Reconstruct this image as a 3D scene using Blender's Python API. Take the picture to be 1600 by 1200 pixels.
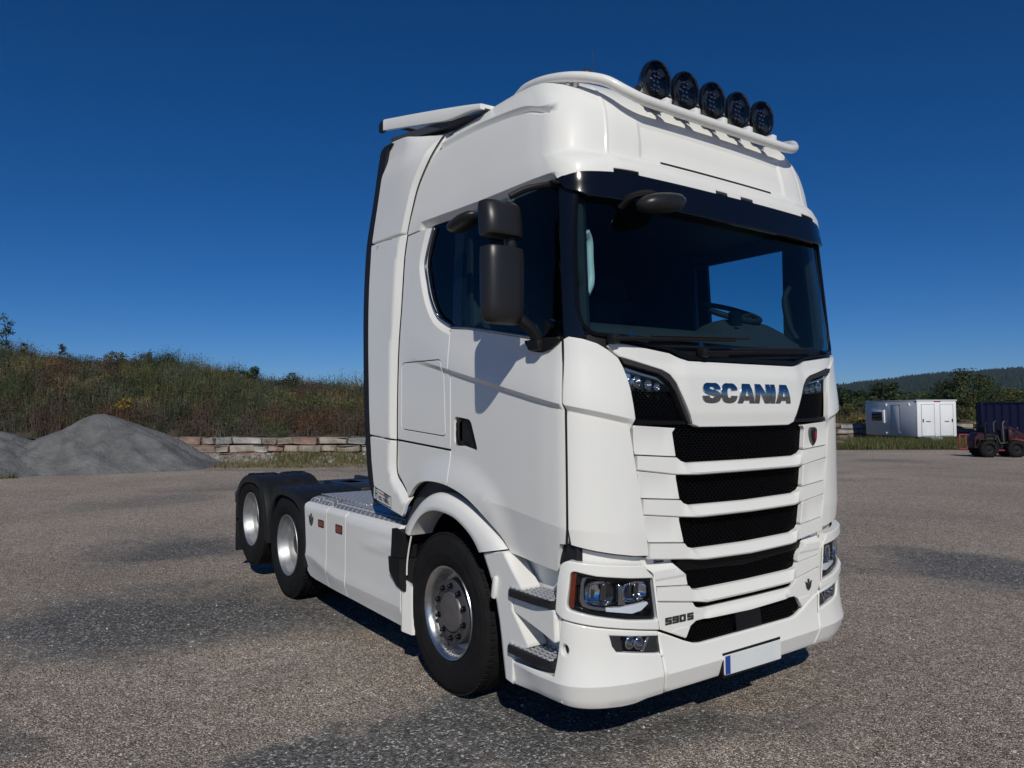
import bpy, bmesh, math, random, bisect
import numpy as np
from mathutils import Vector, Matrix
from mathutils.geometry import delaunay_2d_cdt

for o in list(bpy.data.objects): bpy.data.objects.remove(o, do_unlink=True)
scene = bpy.context.scene
COL = scene.collection
R = math.radians

# ------------------------------------------------------------------ camera
CAM_F = 1157.3                                   # focal length in pixels of a 1600 px wide frame
CAM_O = np.array([4.2074, -3.6838, 1.8018])
CAM_V = np.array([-.81326, .58057, .03931])
CAM_R = np.array([.58080, .81402, -.00638])
CAM_U = np.array([.03570, -.01764, .99921])
cam = bpy.data.cameras.new('camera')
cam.sensor_fit = 'HORIZONTAL'; cam.sensor_width = 36.0
cam.lens = CAM_F / 1600 * 36.0
cam.clip_start = .05; cam.clip_end = 20000
camo = bpy.data.objects.new('camera', cam); COL.objects.link(camo)
camo.matrix_world = Matrix(((CAM_R[0], CAM_U[0], -CAM_V[0], CAM_O[0]), (CAM_R[1], CAM_U[1], -CAM_V[1], CAM_O[1]),
                            (CAM_R[2], CAM_U[2], -CAM_V[2], CAM_O[2]), (0, 0, 0, 1)))
scene.camera = camo

def far(px, py, depth):
    """world point at a distance along the view, used to set out the far background"""
    return CAM_O + depth * (CAM_V + (px - 800) / CAM_F * CAM_R - (py - 600) / CAM_F * CAM_U)
def gnd(px, depth):
    p = far(px, 645, depth); return np.array([p[0], p[1], 0.0])

# ------------------------------------------------------------------ light
SUN = np.array([1.2, -.70, 1.0]); SUN = SUN / np.linalg.norm(SUN)
el = math.asin(SUN[2]); az = math.atan2(SUN[0], SUN[1])
world = bpy.data.worlds.new('World'); scene.world = world; world.use_nodes = True
nt = world.node_tree; nt.nodes.clear()
sky = nt.nodes.new('ShaderNodeTexSky'); sky.sky_type = 'NISHITA'; sky.sun_disc = False
sky.sun_elevation = el; sky.sun_rotation = az; sky.altitude = 4000; sky.air_density = 1.0; sky.dust_density = .1; sky.ozone_density = 6.0
gam = nt.nodes.new('ShaderNodeHueSaturation'); gam.inputs['Saturation'].default_value = 1.24; gam.inputs['Hue'].default_value = .505
bg = nt.nodes.new('ShaderNodeBackground'); bg.inputs['Strength'].default_value = .063
outw = nt.nodes.new('ShaderNodeOutputWorld')
nt.links.new(sky.outputs[0], gam.inputs['Color']); nt.links.new(gam.outputs[0], bg.inputs['Color']); nt.links.new(bg.outputs[0], outw.inputs[0])
sun = bpy.data.lights.new('sun', 'SUN'); sun.energy = 3.1; sun.angle = R(.53); sun.color = (1, .958, .87)
suno = bpy.data.objects.new('sun', sun); COL.objects.link(suno); suno.location = (20, -13, 18)
suno.rotation_euler = Vector(SUN).to_track_quat('Z', 'Y').to_euler()
vs = scene.view_settings
vs.view_transform = 'Standard'; vs.look = 'None'; vs.exposure = 0.0; vs.gamma = 1.0; vs.use_curve_mapping = False
scene.render.engine = 'CYCLES'
scene.cycles.max_bounces = 10; scene.cycles.transparent_max_bounces = 24

# ------------------------------------------------------------------ materials
MATS = {}
def mat(name, col, rough=.5, metal=0., spec=.5, coat=0., coatr=.05, var=0., vscale=3., bump=0., bscale=60., rvar=0., trans=0., ior=1.45, detail=4., bdist=.002, bdetail=3):
    m = bpy.data.materials.new(name); m.use_nodes = True; MATS[name] = m
    n = m.node_tree.nodes; l = m.node_tree.links; b = n['Principled BSDF']
    b.inputs['Base Color'].default_value = (*col, 1); b.inputs['Roughness'].default_value = rough
    b.inputs['Metallic'].default_value = metal; b.inputs['Specular IOR Level'].default_value = spec
    b.inputs['Coat Weight'].default_value = coat; b.inputs['Coat Roughness'].default_value = coatr
    b.inputs['Transmission Weight'].default_value = trans; b.inputs['IOR'].default_value = ior
    if var or bump or rvar:
        tc = n.new('ShaderNodeTexCoord')
    if var:
        t = n.new('ShaderNodeTexNoise'); t.inputs['Scale'].default_value = vscale; t.inputs['Detail'].default_value = detail
        r = n.new('ShaderNodeMapRange'); r.inputs[1].default_value = .3; r.inputs[2].default_value = .7
        r.inputs[3].default_value = 1 - var; r.inputs[4].default_value = 1 + var
        mx = n.new('ShaderNodeMix'); mx.data_type = 'RGBA'; mx.blend_type = 'MULTIPLY'; mx.inputs[0].default_value = 1
        mx.inputs[6].default_value = (*col, 1)
        l.new(tc.outputs['Object'], t.inputs['Vector']); l.new(t.outputs[0], r.inputs[0]); l.new(r.outputs[0], mx.inputs[7]); l.new(mx.outputs[2], b.inputs['Base Color'])
    if rvar:
        t = n.new('ShaderNodeTexNoise'); t.inputs['Scale'].default_value = vscale * 2; t.inputs['Detail'].default_value = 5
        r = n.new('ShaderNodeMapRange'); r.inputs[1].default_value = .3; r.inputs[2].default_value = .7
        r.inputs[3].default_value = max(.02, rough - rvar); r.inputs[4].default_value = rough + rvar
        l.new(tc.outputs['Object'], t.inputs['Vector']); l.new(t.outputs[0], r.inputs[0]); l.new(r.outputs[0], b.inputs['Roughness'])
    if bump:
        t = n.new('ShaderNodeTexNoise'); t.inputs['Scale'].default_value = bscale; t.inputs['Detail'].default_value = 3
        bp = n.new('ShaderNodeBump'); bp.inputs['Strength'].default_value = bump; bp.inputs['Distance'].default_value = bdist; t.inputs['Detail'].default_value = bdetail
        l.new(tc.outputs['Object'], t.inputs['Vector']); l.new(t.outputs[0], bp.inputs['Height']); l.new(bp.outputs[0], b.inputs['Normal'])
    return m
mat('white', (.79, .785, .745), .38, coat=.55, coatr=.06, spec=.35, var=.018, vscale=1.3, rvar=.06)
mat('white_roof', (.79, .785, .745), .45, coat=.35, coatr=.12, spec=.35, var=.02, vscale=1.5, rvar=.05)
mat('navy_gloss', (.004, .005, .009), .14, coat=.25, coatr=.03, spec=.35)
mat('black_gloss', (.004, .004, .005), .25, spec=.25)
mat('black_plastic', (.008, .008, .009), .55, spec=.3, var=.15, vscale=8, bump=.25, bscale=500)
mat('mudguard', (.012, .0125, .014), .5, spec=.35, var=.18, vscale=5, rvar=.1, bump=.2, bscale=300)
mat('mirror_shell', (.016, .016, .017), .36, var=.06, vscale=9, bump=.12, bscale=700)
mat('grey_trim', (.032, .032, .034), .5, spec=.35, var=.06, vscale=10, bump=.2, bscale=600)
mat('grey_liner', (.05, .053, .058), .6, var=.08, vscale=6)
mat('rubber', (.010, .010, .0105), .82, spec=.25, var=.25, vscale=14, bump=.25, bscale=220, rvar=.08)
mat('seal', (.008, .008, .01), .6)
mat('rim_silver', (.40, .41, .42), .46, metal=.8, var=.05, vscale=12, rvar=.06)
mat('rim_edge', (.52, .53, .54), .30, metal=.95, rvar=.05, vscale=14)
mat('hub_grey', (.16, .15, .145), .45, metal=.5, var=.12, vscale=14)
mat('rim_dark', (.13, .13, .135), .48, metal=.7, var=.08, vscale=12)
mat('chrome', (.75, .76, .78), .08, metal=1.0)
mat('chrome_blue', (.40, .43, .47), .12, metal=1.0)
mat('dark_chrome', (.14, .14, .15), .22, metal=.9)
mat('alu', (.60, .61, .63), .38, metal=.5, var=.12, vscale=10, rvar=.1)
mat('steel_dark', (.05, .05, .055), .45, metal=.6, var=.2, vscale=12)
mat('step_grate', (.018, .018, .02), .5, metal=.2, var=.15, vscale=20)
mat('amber', (.16, .022, .006), .18, spec=.6, coat=.5, var=.1, vscale=40)
mat('amber_lit', (.22, .04, .012), .25, coat=.4, var=.2, vscale=60)
mat('red_badge', (.35, .01, .03), .25, coat=.5)
mat('interior', (.013, .0135, .015), .75, var=.2, vscale=4)
mat('interior_mid', (.035, .036, .038), .7, var=.15, vscale=5)
mat('interior_light', (.75, .73, .68), .4)
mat('lamp_black', (.006, .007, .011), .25, coat=.8, coatr=.02)
mat('yellow', (.55, .30, .01), .5)
mat('plate_white', (.70, .73, .72), .4, var=.03, vscale=10)
mat('plate_blue', (.02, .06, .30), .4)
mat('sticker_white', (.66, .67, .66), .5)
mat('ink', (.01, .012, .012), .6)
mat('ink_red', (.35, .02, .03), .6)
mat('ink_green', (.01, .10, .05), .6)
mat('drl', (.30, .31, .33), .12, metal=.85, coat=.3)
mat('light_tray', (.70, .74, .78), .2, coat=.4)

def glass(name, tint, rough=.0, fac=1.0):
    """thin pane: clear tinted transparency with a Fresnel reflection"""
    m = bpy.data.materials.new(name); m.use_nodes = True; MATS[name] = m
    n = m.node_tree.nodes; l = m.node_tree.links; n.clear()
    tr = n.new('ShaderNodeBsdfTransparent'); tr.inputs[0].default_value = (*tint, 1)
    gl = n.new('ShaderNodeBsdfGlossy'); gl.inputs['Roughness'].default_value = rough; gl.inputs['Color'].default_value = (fac, fac, fac, 1)
    fr = n.new('ShaderNodeFresnel'); fr.inputs['IOR'].default_value = 1.32
    ge = n.new('ShaderNodeNewGeometry'); io = n.new('ShaderNodeMapRange'); io.inputs[3].default_value = 1.32; io.inputs[4].default_value = 1 / 1.32; l.new(ge.outputs['Backfacing'], io.inputs[0]); l.new(io.outputs[0], fr.inputs['IOR'])   # same reflection from both sides of the sheet
    mx = n.new('ShaderNodeMixShader'); ou = n.new('ShaderNodeOutputMaterial')
    l.new(fr.outputs[0], mx.inputs[0]); l.new(tr.outputs[0], mx.inputs[1]); l.new(gl.outputs[0], mx.inputs[2]); l.new(mx.outputs[0], ou.inputs[0])
    return m
glass('windscreen_glass', (.52, .72, .78))
glass('side_glass', (.55, .76, .80))
glass('dark_glass', (.025, .03, .04))
glass('lens_glass', (.9, .92, .94))
glass('smoke_lens', (.55, .57, .62))

# ------------------------------------------------------------------ mesh helpers
def emit(name, V, F, m, parent=None, N=None, smooth=True, angle=35, both=False, label=None, matidx=None, mats=None):
    """link one mesh object; both=True adds its mirror twin on the other side of the truck"""
    out = []
    V = np.asarray(V, float)
    for side in ((1, -1) if both else (1,)):
        VV = V if side == 1 else V * (1, -1, 1)
        FF = F if side == 1 else [tuple(reversed(f)) for f in F]
        me = bpy.data.meshes.new(name); me.from_pydata([tuple(v) for v in VV], [], [tuple(f) for f in FF])
        for k in (mats or [m]): me.materials.append(MATS[k] if isinstance(k, str) else k)
        if matidx is not None: me.polygons.foreach_set('material_index', matidx)
        if smooth:
            me.polygons.foreach_set('use_smooth', [True] * len(me.polygons))
            if N is not None:
                NN = np.asarray(N) * ((1, 1, 1) if side == 1 else (1, -1, 1))
                me.normals_split_custom_set_from_vertices([tuple(v) for v in NN])
            else: me.set_sharp_from_angle(angle=R(angle))
        me.update()
        o = bpy.data.objects.new(name, me); COL.objects.link(o)
        if parent is not None:
            o.parent = parent[len(out)] if isinstance(parent, (list, tuple)) else parent
        if label: o['label'] = label
        out.append(o)
    return out if both else out[0]

def empty(name, loc=(0, 0, 0), rz=0, label=None, cat=None, group=None):
    o = bpy.data.objects.new(name, None); COL.objects.link(o); o.location = loc; o.rotation_euler = (0, 0, rz)
    o.empty_display_size = .3
    tag(o, label, cat, group); return o
def tag(o, label=None, cat=None, group=None, kind=None):
    if label: o['label'] = label
    if cat: o['category'] = cat
    if group: o['group'] = group
    if kind: o['kind'] = kind
    return o
def copy_tree(o, parent=None):
    c = o.copy(); COL.objects.link(c); c.parent = parent
    for ch in [x for x in bpy.data.objects if x.parent == o]: copy_tree(ch, c)
    return c

class MB:
    """collects shapes for one mesh"""
    def __init__(s): s.V = []; s.F = []
    def add(s, V, F):
        k = len(s.V); s.V += [tuple(v) for v in V]; s.F += [tuple(i + k for i in f) for f in F]; return s
    def box(s, c, size, r=0, rot=None):
        V, F = rbox(c, size, r, rot); return s.add(V, F)
    def tube(s, path, r, n=10, caps=True): return s.add(*tube(path, r, n, caps))
    def done(s, name, m, parent=None, **k): return emit(name, s.V, s.F, m, parent, **k)

_bxc = {}
def rbox(c, size, r=0, rot=None, seg=2):
    key = (tuple(round(x, 4) for x in size), round(r, 4), seg)
    if key not in _bxc:
        bm = bmesh.new(); bmesh.ops.create_cube(bm, size=1)
        for v in bm.verts: v.co = Vector((v.co.x * size[0], v.co.y * size[1], v.co.z * size[2]))
        if r > 0: bmesh.ops.bevel(bm, geom=list(bm.edges), offset=min(r, .49 * min(size)), segments=seg, profile=.5, affect='EDGES')
        bm.verts.index_update()
        _bxc[key] = (np.array([v.co[:] for v in bm.verts]), [tuple(v.index for v in f.verts) for f in bm.faces]); bm.free()
    V, F = _bxc[key]
    if rot is not None: V = V @ np.array(rot).T
    return V + np.array(c), F
def rotm(ax, deg): return np.array(Matrix.Rotation(R(deg), 3, ax))

def tube(path, r, n=10, caps=True, closed=False):
    P = np.asarray(path, float); m = len(P)
    rr = np.full(m, r) if np.isscalar(r) else np.asarray(r)
    T = np.empty_like(P)
    for i in range(m):
        a = P[(i - 1) % m] if (closed or i > 0) else P[i]; b = P[(i + 1) % m] if (closed or i < m - 1) else P[i]
        T[i] = (b - a) / max(1e-9, np.linalg.norm(b - a))
    u = np.cross(T[0], (0, 0, 1)); u = np.cross(T[0], (0, 1, 0)) if np.linalg.norm(u) < .1 else u
    u /= np.linalg.norm(u); V = []; F = []
    for i in range(m):
        u = u - T[i] * (u @ T[i]); u /= np.linalg.norm(u); w = np.cross(T[i], u)
        for k in range(n):
            a = 2 * math.pi * k / n; V.append(P[i] + rr[i] * (math.cos(a) * u + math.sin(a) * w))
    for i in range(m if closed else m - 1):
        j = (i + 1) % m
        for k in range(n): F.append((i * n + k, i * n + (k + 1) % n, j * n + (k + 1) % n, j * n + k))
    if caps and not closed: F.append(tuple(range(n - 1, -1, -1))); F.append(tuple((m - 1) * n + k for k in range(n)))
    return V, F

def lathe(prof, c=(0, 0, 0), n=48, axis='-y'):
    """prof: (radius, distance along the axis); axis -y points out of the truck's right side"""
    V = []; F = []; m = len(prof)
    for k in range(n):
        a = 2 * math.pi * k / n; ca, sa = math.cos(a), math.sin(a)
        for r_, h in prof:
            if axis == '-y': V.append((c[0] + r_ * ca, c[1] - h, c[2] + r_ * sa))
            elif axis == 'x': V.append((c[0] + h, c[1] + r_ * ca, c[2] + r_ * sa))
            elif axis == 'z': V.append((c[0] + r_ * ca, c[1] + r_ * sa, c[2] + h))
    for k in range(n):
        j = (k + 1) % n
        for i in range(m - 1):
            a, b, d, e = k * m + i, k * m + i + 1, j * m + i + 1, j * m + i
            q = [a, e, d, b] if axis == '-y' else [a, b, d, e]
            if axis == 'x' : q = [a, e, d, b][::-1] if False else [a, b, d, e]
            F.append(tuple(q))
    return V, F

def loft(secs, closed=False):
    n = len(secs[0]); V = [p for s_ in secs for p in s_]; F = []
    for i in range(len(secs) - 1):
        for k in range(n if closed else n - 1):
            j = (k + 1) % n; F.append((i * n + k, i * n + j, (i + 1) * n + j, (i + 1) * n + k))
    if closed: F.append(tuple(range(n - 1, -1, -1))); F.append(tuple((len(secs) - 1) * n + k for k in range(n)))
    return V, F

def cr(P, n=8, closed=False):
    """smooth curve through the points"""
    P = [np.asarray(p, float) for p in P]
    Q = ([P[-1]] + P + P[:2]) if closed else ([2 * P[0] - P[1]] + P + [2 * P[-1] - P[-2]])
    out = []
    for i in range(1, len(Q) - 2):
        p0, p1, p2, p3 = Q[i - 1:i + 3]
        k = [max(1e-6, np.linalg.norm(b - a)) ** .5 for a, b in ((p0, p1), (p1, p2), (p2, p3))]
        t0, t1 = 0, k[0]; t2 = t1 + k[1]; t3 = t2 + k[2]
        for j in range(n):
            t = t1 + (t2 - t1) * j / n
            A1 = (t1 - t) / (t1 - t0) * p0 + (t - t0) / (t1 - t0) * p1; A2 = (t2 - t) / (t2 - t1) * p1 + (t - t1) / (t2 - t1) * p2
            A3 = (t3 - t) / (t3 - t2) * p2 + (t - t2) / (t3 - t2) * p3
            B1 = (t2 - t) / (t2 - t0) * A1 + (t - t0) / (t2 - t0) * A2; B2 = (t3 - t) / (t3 - t1) * A2 + (t - t1) / (t3 - t1) * A3
            out.append((t2 - t) / (t2 - t1) * B1 + (t - t1) / (t2 - t1) * B2)
    if not closed: out.append(P[-1])
    return out

def rnd(P, r, n=4):
    """round the corners of a polygon"""
    out = []; m = len(P); rs = r if isinstance(r, (list, tuple)) else [r] * m
    for i in range(m):
        p = np.array(P[i], float); a = np.array(P[i - 1], float); b = np.array(P[(i + 1) % m], float)
        if rs[i] <= 0: out.append(tuple(p)); continue
        la, lb = np.linalg.norm(a - p), np.linalg.norm(b - p); q = min(rs[i], .45 * la, .45 * lb)
        s0 = p + (a - p) / la * q; s1 = p + (b - p) / lb * q
        for k in range(n + 1):
            t = k / n; out.append(tuple((1 - t) ** 2 * s0 + 2 * t * (1 - t) * p + t * t * s1))
    return out

def _inside(pts, poly):
    x, y = pts[:, 0], pts[:, 1]; r = np.zeros(len(pts), bool); P = np.asarray(poly); Q = np.roll(P, -1, 0)
    for (x1, y1), (x2, y2) in zip(P, Q):
        if y1 == y2: continue
        c = ((y1 > y) != (y2 > y)) & (x < (x2 - x1) * (y - y1) / (y2 - y1) + x1); r ^= c
    return r
def _dist(pts, line, closed=True):
    P = np.asarray(line, float); d = np.full(len(pts), 1e9)
    for i in range(len(P) if closed else len(P) - 1):
        a = P[i]; b = P[(i + 1) % len(P)]; ab = b - a; L = ab @ ab
        t = np.clip(((pts - a) @ ab) / max(L, 1e-12), 0, 1); d = np.minimum(d, np.linalg.norm(pts - a - t[:, None] * ab, axis=1))
    return d
def pdist(u, v, L):
    """distance of one point from an open line"""
    best = 1e18
    for (ax, ay), (bx, by) in zip(L, L[1:]):
        dx, dy = bx - ax, by - ay; t = ((u - ax) * dx + (v - ay) * dy) / max(1e-12, dx * dx + dy * dy); t = 0 if t < 0 else 1 if t > 1 else t
        ex, ey = u - ax - t * dx, v - ay - t * dy; q = ex * ex + ey * ey
        if q < best: best = q
    return math.sqrt(best)
def _resample(P, g, closed=True):
    P = [np.asarray(p, float) for p in P]; out = []
    for i in range(len(P) if closed else len(P) - 1):
        a = P[i]; b = P[(i + 1) % len(P)]; L = np.linalg.norm(b - a)
        if L < 1e-6: continue
        k = max(1, int(math.ceil(L / g)))
        out += [a + (b - a) * j / k for j in range(k)]
    if not closed: out.append(P[-1])
    return out
def _area(P): return .5 * sum(a[0] * b[1] - b[0] * a[1] for a, b in zip(P, P[1:] + P[:1]))
def _shrink(P, d):
    """move the outline inwards (a counter-clockwise ring)"""
    n = len(P); out = []
    for i in range(n):
        a, p, b = P[i - 1], P[i], P[(i + 1) % n]
        e1 = (p - a) / max(1e-9, np.linalg.norm(p - a)); e2 = (b - p) / max(1e-9, np.linalg.norm(b - p))
        n1 = np.array((-e1[1], e1[0])); n2 = np.array((-e2[1], e2[0])); q = n1 + n2; L = q @ q
        q = q * (2 / max(L, .8)); out.append(p + q * d)
    return out
def offl(line, w):
    P = [np.array(p, float) for p in line]; out = []
    for i, p in enumerate(P):
        t = P[min(i + 1, len(P) - 1)] - P[max(i - 1, 0)]; n = np.array((-t[1], t[0])); n = n / max(1e-9, np.linalg.norm(n))
        out.append(tuple(p + n * w))
    return out
def crease(line): return [offl(line, .0026), offl(line, -.0026)]
def shape(outline, fn, off=0., thick=.02, holes=(), grid=.05, lines=(), disp=None, r=.003, gap=.0, up=1, back=True):
    """a plate on the surface fn(u, v): meshed outline, rounded rim, side walls; off and disp move it along the normal"""
    O = [np.asarray(p, float) for p in outline]
    if _area(O) < 0: O = O[::-1]
    rings = [_resample(O, grid)]
    for h in holes:
        H = [np.asarray(p, float) for p in h]
        if _area(H) > 0: H = H[::-1]
        rings.append(_resample(H, grid))
    if gap: rings = [_shrink(q, gap) for q in rings]
    inner = [_shrink(q, r) for q in rings] if r else rings
    allb = [p for q in inner for p in q]; B = np.array(allb)
    verts = list(allb); edges = []; k = 0
    for q in inner:
        edges += [(k + i, k + (i + 1) % len(q)) for i in range(len(q))]; k += len(q)
    nb = k
    u0, v0 = B.min(0); u1, v1 = B.max(0)
    gx = np.arange(u0 + grid * .5, u1, grid); gy = np.arange(v0 + grid * .5, v1, grid)
    lp = []
    for ln in [q_ for l_ in lines for q_ in crease(l_)]:
        q = _resample(ln, grid, False); Q = np.array(q)
        ok = _inside(Q, inner[0])
        for h in inner[1:]: ok &= ~_inside(Q, h)
        dd = np.minimum.reduce([_dist(Q, h) for h in inner]); ok &= dd > 1e-4
        prev = None
        for i in range(len(q)):
            if ok[i]:
                verts.append(q[i]); lp.append(q[i])
                if prev is not None: edges.append((prev, len(verts) - 1))
                prev = len(verts) - 1
            else: prev = None
    if len(gx) and len(gy):
        G = np.array([(a, b) for a in gx for b in gy]); ok = _inside(G, inner[0])
        for h in inner[1:]: ok &= ~_inside(G, h)
        for h in inner: ok &= _dist(G, h) > grid * .4
        G = G[ok]
        if lp and len(G):
            L = np.array(lp); d = np.min(np.linalg.norm(G[:, None] - L[None], axis=2), axis=1); G = G[d > grid * .85]
        verts += list(G)
    res = delaunay_2d_cdt([Vector(p) for p in verts], edges, [], 0, 1e-6)
    W = np.array([tuple(p) for p in res[0]]); T = np.array([tuple(t) for t in res[2]])
    cen = W[T].mean(1); ok = _inside(cen, inner[0])
    for h in inner[1:]: ok &= ~_inside(cen, h)
    T = T[ok]
    D = disp or (lambda u, v: 0.)
    e = 1e-3
    def nrm0(u, v):
        a = np.array(fn(u + e, v)) - np.array(fn(u - e, v)); b = np.array(fn(u, v + e)) - np.array(fn(u, v - e))
        n = np.cross(b, a) * up; return n / max(1e-12, np.linalg.norm(n))
    def pos(u, v, o=0.): return np.array(fn(u, v)) + nrm0(u, v) * (off + D(u, v) + o)
    def nrm(u, v):
        if disp is None: return nrm0(u, v)
        h = 1.2e-3
        a = (np.array(fn(u + e, v)) - np.array(fn(u - e, v))) / (2 * e); b = (np.array(fn(u, v + e)) - np.array(fn(u, v - e))) / (2 * e)
        n = np.cross(b, a) * up; n = n / max(1e-12, np.linalg.norm(n))
        a = a + n * ((D(u + h, v) - D(u - h, v)) / (2 * h)); b = b + n * ((D(u, v + h) - D(u, v - h)) / (2 * h))
        n = np.cross(b, a) * up; return n / max(1e-12, np.linalg.norm(n))
    N0 = [nrm0(*p) for p in W]
    V = [np.array(fn(*p)) + n_ * (off + D(*p)) for p, n_ in zip(W, N0)]; N = [nrm(*p) for p in W] if disp else list(N0)
    # orient the triangles
    F = []
    for a, b, c in T:
        f = (a, b, c); fn_ = np.cross(V[b] - V[a], V[c] - V[a])
        F.append(f if fn_ @ N[a] > 0 else (a, c, b))
    nf = len(V)
    if back:
        V += [v_ - n_ * thick for v_, n_ in zip(V[:nf], N0)]; N += [-n for n in N[:nf]]
        F += [(f[0] + nf, f[2] + nf, f[1] + nf) for f in F]
    orig = list(res[3]); o2n = {}
    for i, src in enumerate(orig):
        for s_ in src: o2n.setdefault(s_, i)
    k = 0
    for q, qi in zip(rings, inner):
        n = len(q); base = len(V); wn = []
        for i in range(n):
            p = q[i]; V.append(pos(*p, -r)); d = np.array(fn(*(p + (p - qi[i]) * 1.0))) - np.array(fn(*p)) if r else np.zeros(3)
            L = np.linalg.norm(d); d = d / L if L > 1e-9 else np.zeros(3); wn.append(d)
            m_ = nrm(*p) + d; N.append(m_ / np.linalg.norm(m_))
        for i in range(n): V.append(V[base + i]); N.append(wn[i] if np.linalg.norm(wn[i]) > .1 else nrm(*q[i]))
        for i in range(n): V.append(pos(*q[i], -thick)); N.append(N[base + n + i])
        for i in range(n):
            j = (i + 1) % n; a, b = o2n[k + i], o2n[k + j]
            for f in ((a, base + i, base + j, b), (base + n + i, base + 2 * n + i, base + 2 * n + j, base + n + j)):
                g = np.cross(V[f[2]] - V[f[0]], V[f[3]] - V[f[1]])
                F.append(f if g @ (N[f[0]] + N[f[1]] + N[f[2]] + N[f[3]]) > 0 else f[::-1])
        k += n
    return V, F, N
def panel(name, outline, m, parent, both=False, label=None, **k):
    V, F, N = shape(outline, **k)
    return emit(name, V, F, m, parent, N=N, both=both, label=label)
# planes for flat plates: (u, v) -> point
def XZ(y): return lambda u, v: (u, y, v)
def YZ(x): return lambda u, v: (x, u, v)
def XY(z): return lambda u, v: (u, v, z)
def frame(o, U, W): 
    o, U, W = map(np.asarray, (o, U, W)); return lambda u, v: tuple(o + u * U + v * W)
# ------------------------------------------------------------------ the truck: surfaces of its cab
# x forward from the front axle, y to the truck's left, z up; s runs along the plan outline from the nose round the right corner
PLAN = [(1.43, 0), (1.428, .3), (1.42, .6), (1.402, .89), (1.383, .98), (1.345, 1.09), (1.295, 1.17), (1.225, 1.222), (1.1, 1.24), (.9, 1.245), (.2, 1.245), (-.5, 1.245), (-1.4, 1.245)]
def _plancurve():
    Q = [(1.428, -.3)] + PLAN; C = cr(Q, 24); k = min(range(len(C)), key=lambda i: abs(C[i][1])); return [tuple(c) for c in C[k:]]
_D = _plancurve(); _D[0] = (1.43, 0.0); _S = [0.]
for _a, _b in zip(_D, _D[1:]): _S.append(_S[-1] + math.hypot(_a[0] - _b[0], _a[1] - _b[1]))
def plan(s):
    s = max(0, min(_S[-1] - 1e-6, s)); i = bisect.bisect_right(_S, s) - 1
    k = (s - _S[i]) / (_S[i + 1] - _S[i]); a, b = _D[i], _D[i + 1]
    return a[0] + (b[0] - a[0]) * k, a[1] + (b[1] - a[1]) * k
def ss(a, b, x):
    t = max(0, min(1, (x - a) / (b - a))); return t * t * (3 - 2 * t)
def lerp(t, T):
    if t <= T[0][0]: return T[0][1]
    for (a, u), (b, v) in zip(T, T[1:]):
        if t <= b: return u + (v - u) * (t - a) / (b - a)
    return T[-1][1]
def sl(t, T):
    if t <= T[0][0]: return T[0][1]
    if t >= T[-1][0]: return T[-1][1]
    for i in range(len(T) - 1):
        a, u = T[i]; b, v = T[i + 1]
        if t <= b:
            h = b - a; d = (v - u) / h
            d0 = d if i == 0 else (u - T[i - 1][1]) / (a - T[i - 1][0]); d1 = d if i == len(T) - 2 else (T[i + 2][1] - v) / (T[i + 2][0] - b)
            m0 = 0 if d0 * d <= 0 else 2 * d0 * d / (d0 + d); m1 = 0 if d1 * d <= 0 else 2 * d1 * d / (d1 + d)
            k = (t - a) / h
            return u * (1 + 2 * k) * (1 - k) ** 2 + m0 * h * k * (1 - k) ** 2 + v * k * k * (3 - 2 * k) + m1 * h * k * k * (k - 1)
HW = [(0, 1), (2.2, 1), (2.4, .998), (2.6, .993), (2.8, .985), (3.0, .977), (3.2, .968)]
XR = [(0, 0), (2.0, 0), (2.15, -.003), (2.3, -.012), (3.2, -.085)]
def body(s, z):
    x, y = plan(abs(s)); y *= sl(z, HW); x += sl(z, XR) * ss(.5, 1.1, x)
    return x, -y * (1 if s >= 0 else -1), z
RT = [(3.06, 1.213, -.076), (3.10, 1.211, -.078), (3.15, 1.207, -.086), (3.185, 1.204, -.100), (3.203, 1.202, -.118), (3.218, 1.200, -.142), (3.235, 1.197, -.150), (3.35, 1.180, -.165), (3.49, 1.155, -.20),
      (3.60, 1.128, -.262), (3.70, 1.085, -.365), (3.76, 1.045, -.46), (3.80, .995, -.56), (3.835, .91, -.70), (3.865, .75, -.88), (3.89, .42, -1.08), (3.90, .02, -1.25)]
RH = [(a, b) for a, b, c in RT]; RX = [(a, c) for a, b, c in RT]
def roof(s, z):
    x, y = plan(abs(s)); y *= sl(z, RH) / 1.245; x += sl(z, RX) * ss(-.8, 1.1, x)
    return x, -y * (1 if s >= 0 else -1), z
def dfl(s, z):
    x, y, _ = body(s, z)
    if z > 3.1:
        k = ss(2.55, 3.2, s); yr = sl(z, RH); yd = 1.212 - .055 * (z - 3.1) / .75; y = -(yr + (yd - yr) * k)
    return x, y, z
def sym(P):
    """right half outline given from the centre line outwards and back -> full outline"""
    return [(-a, b) for a, b in P[::-1]] + list(P)
def bump1(t, w): return max(0., 1 - abs(t) / w)

TR = empty('tractor_truck', label='white three-axle tractor truck with high cab parked on the gravel', cat='truck')

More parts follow.
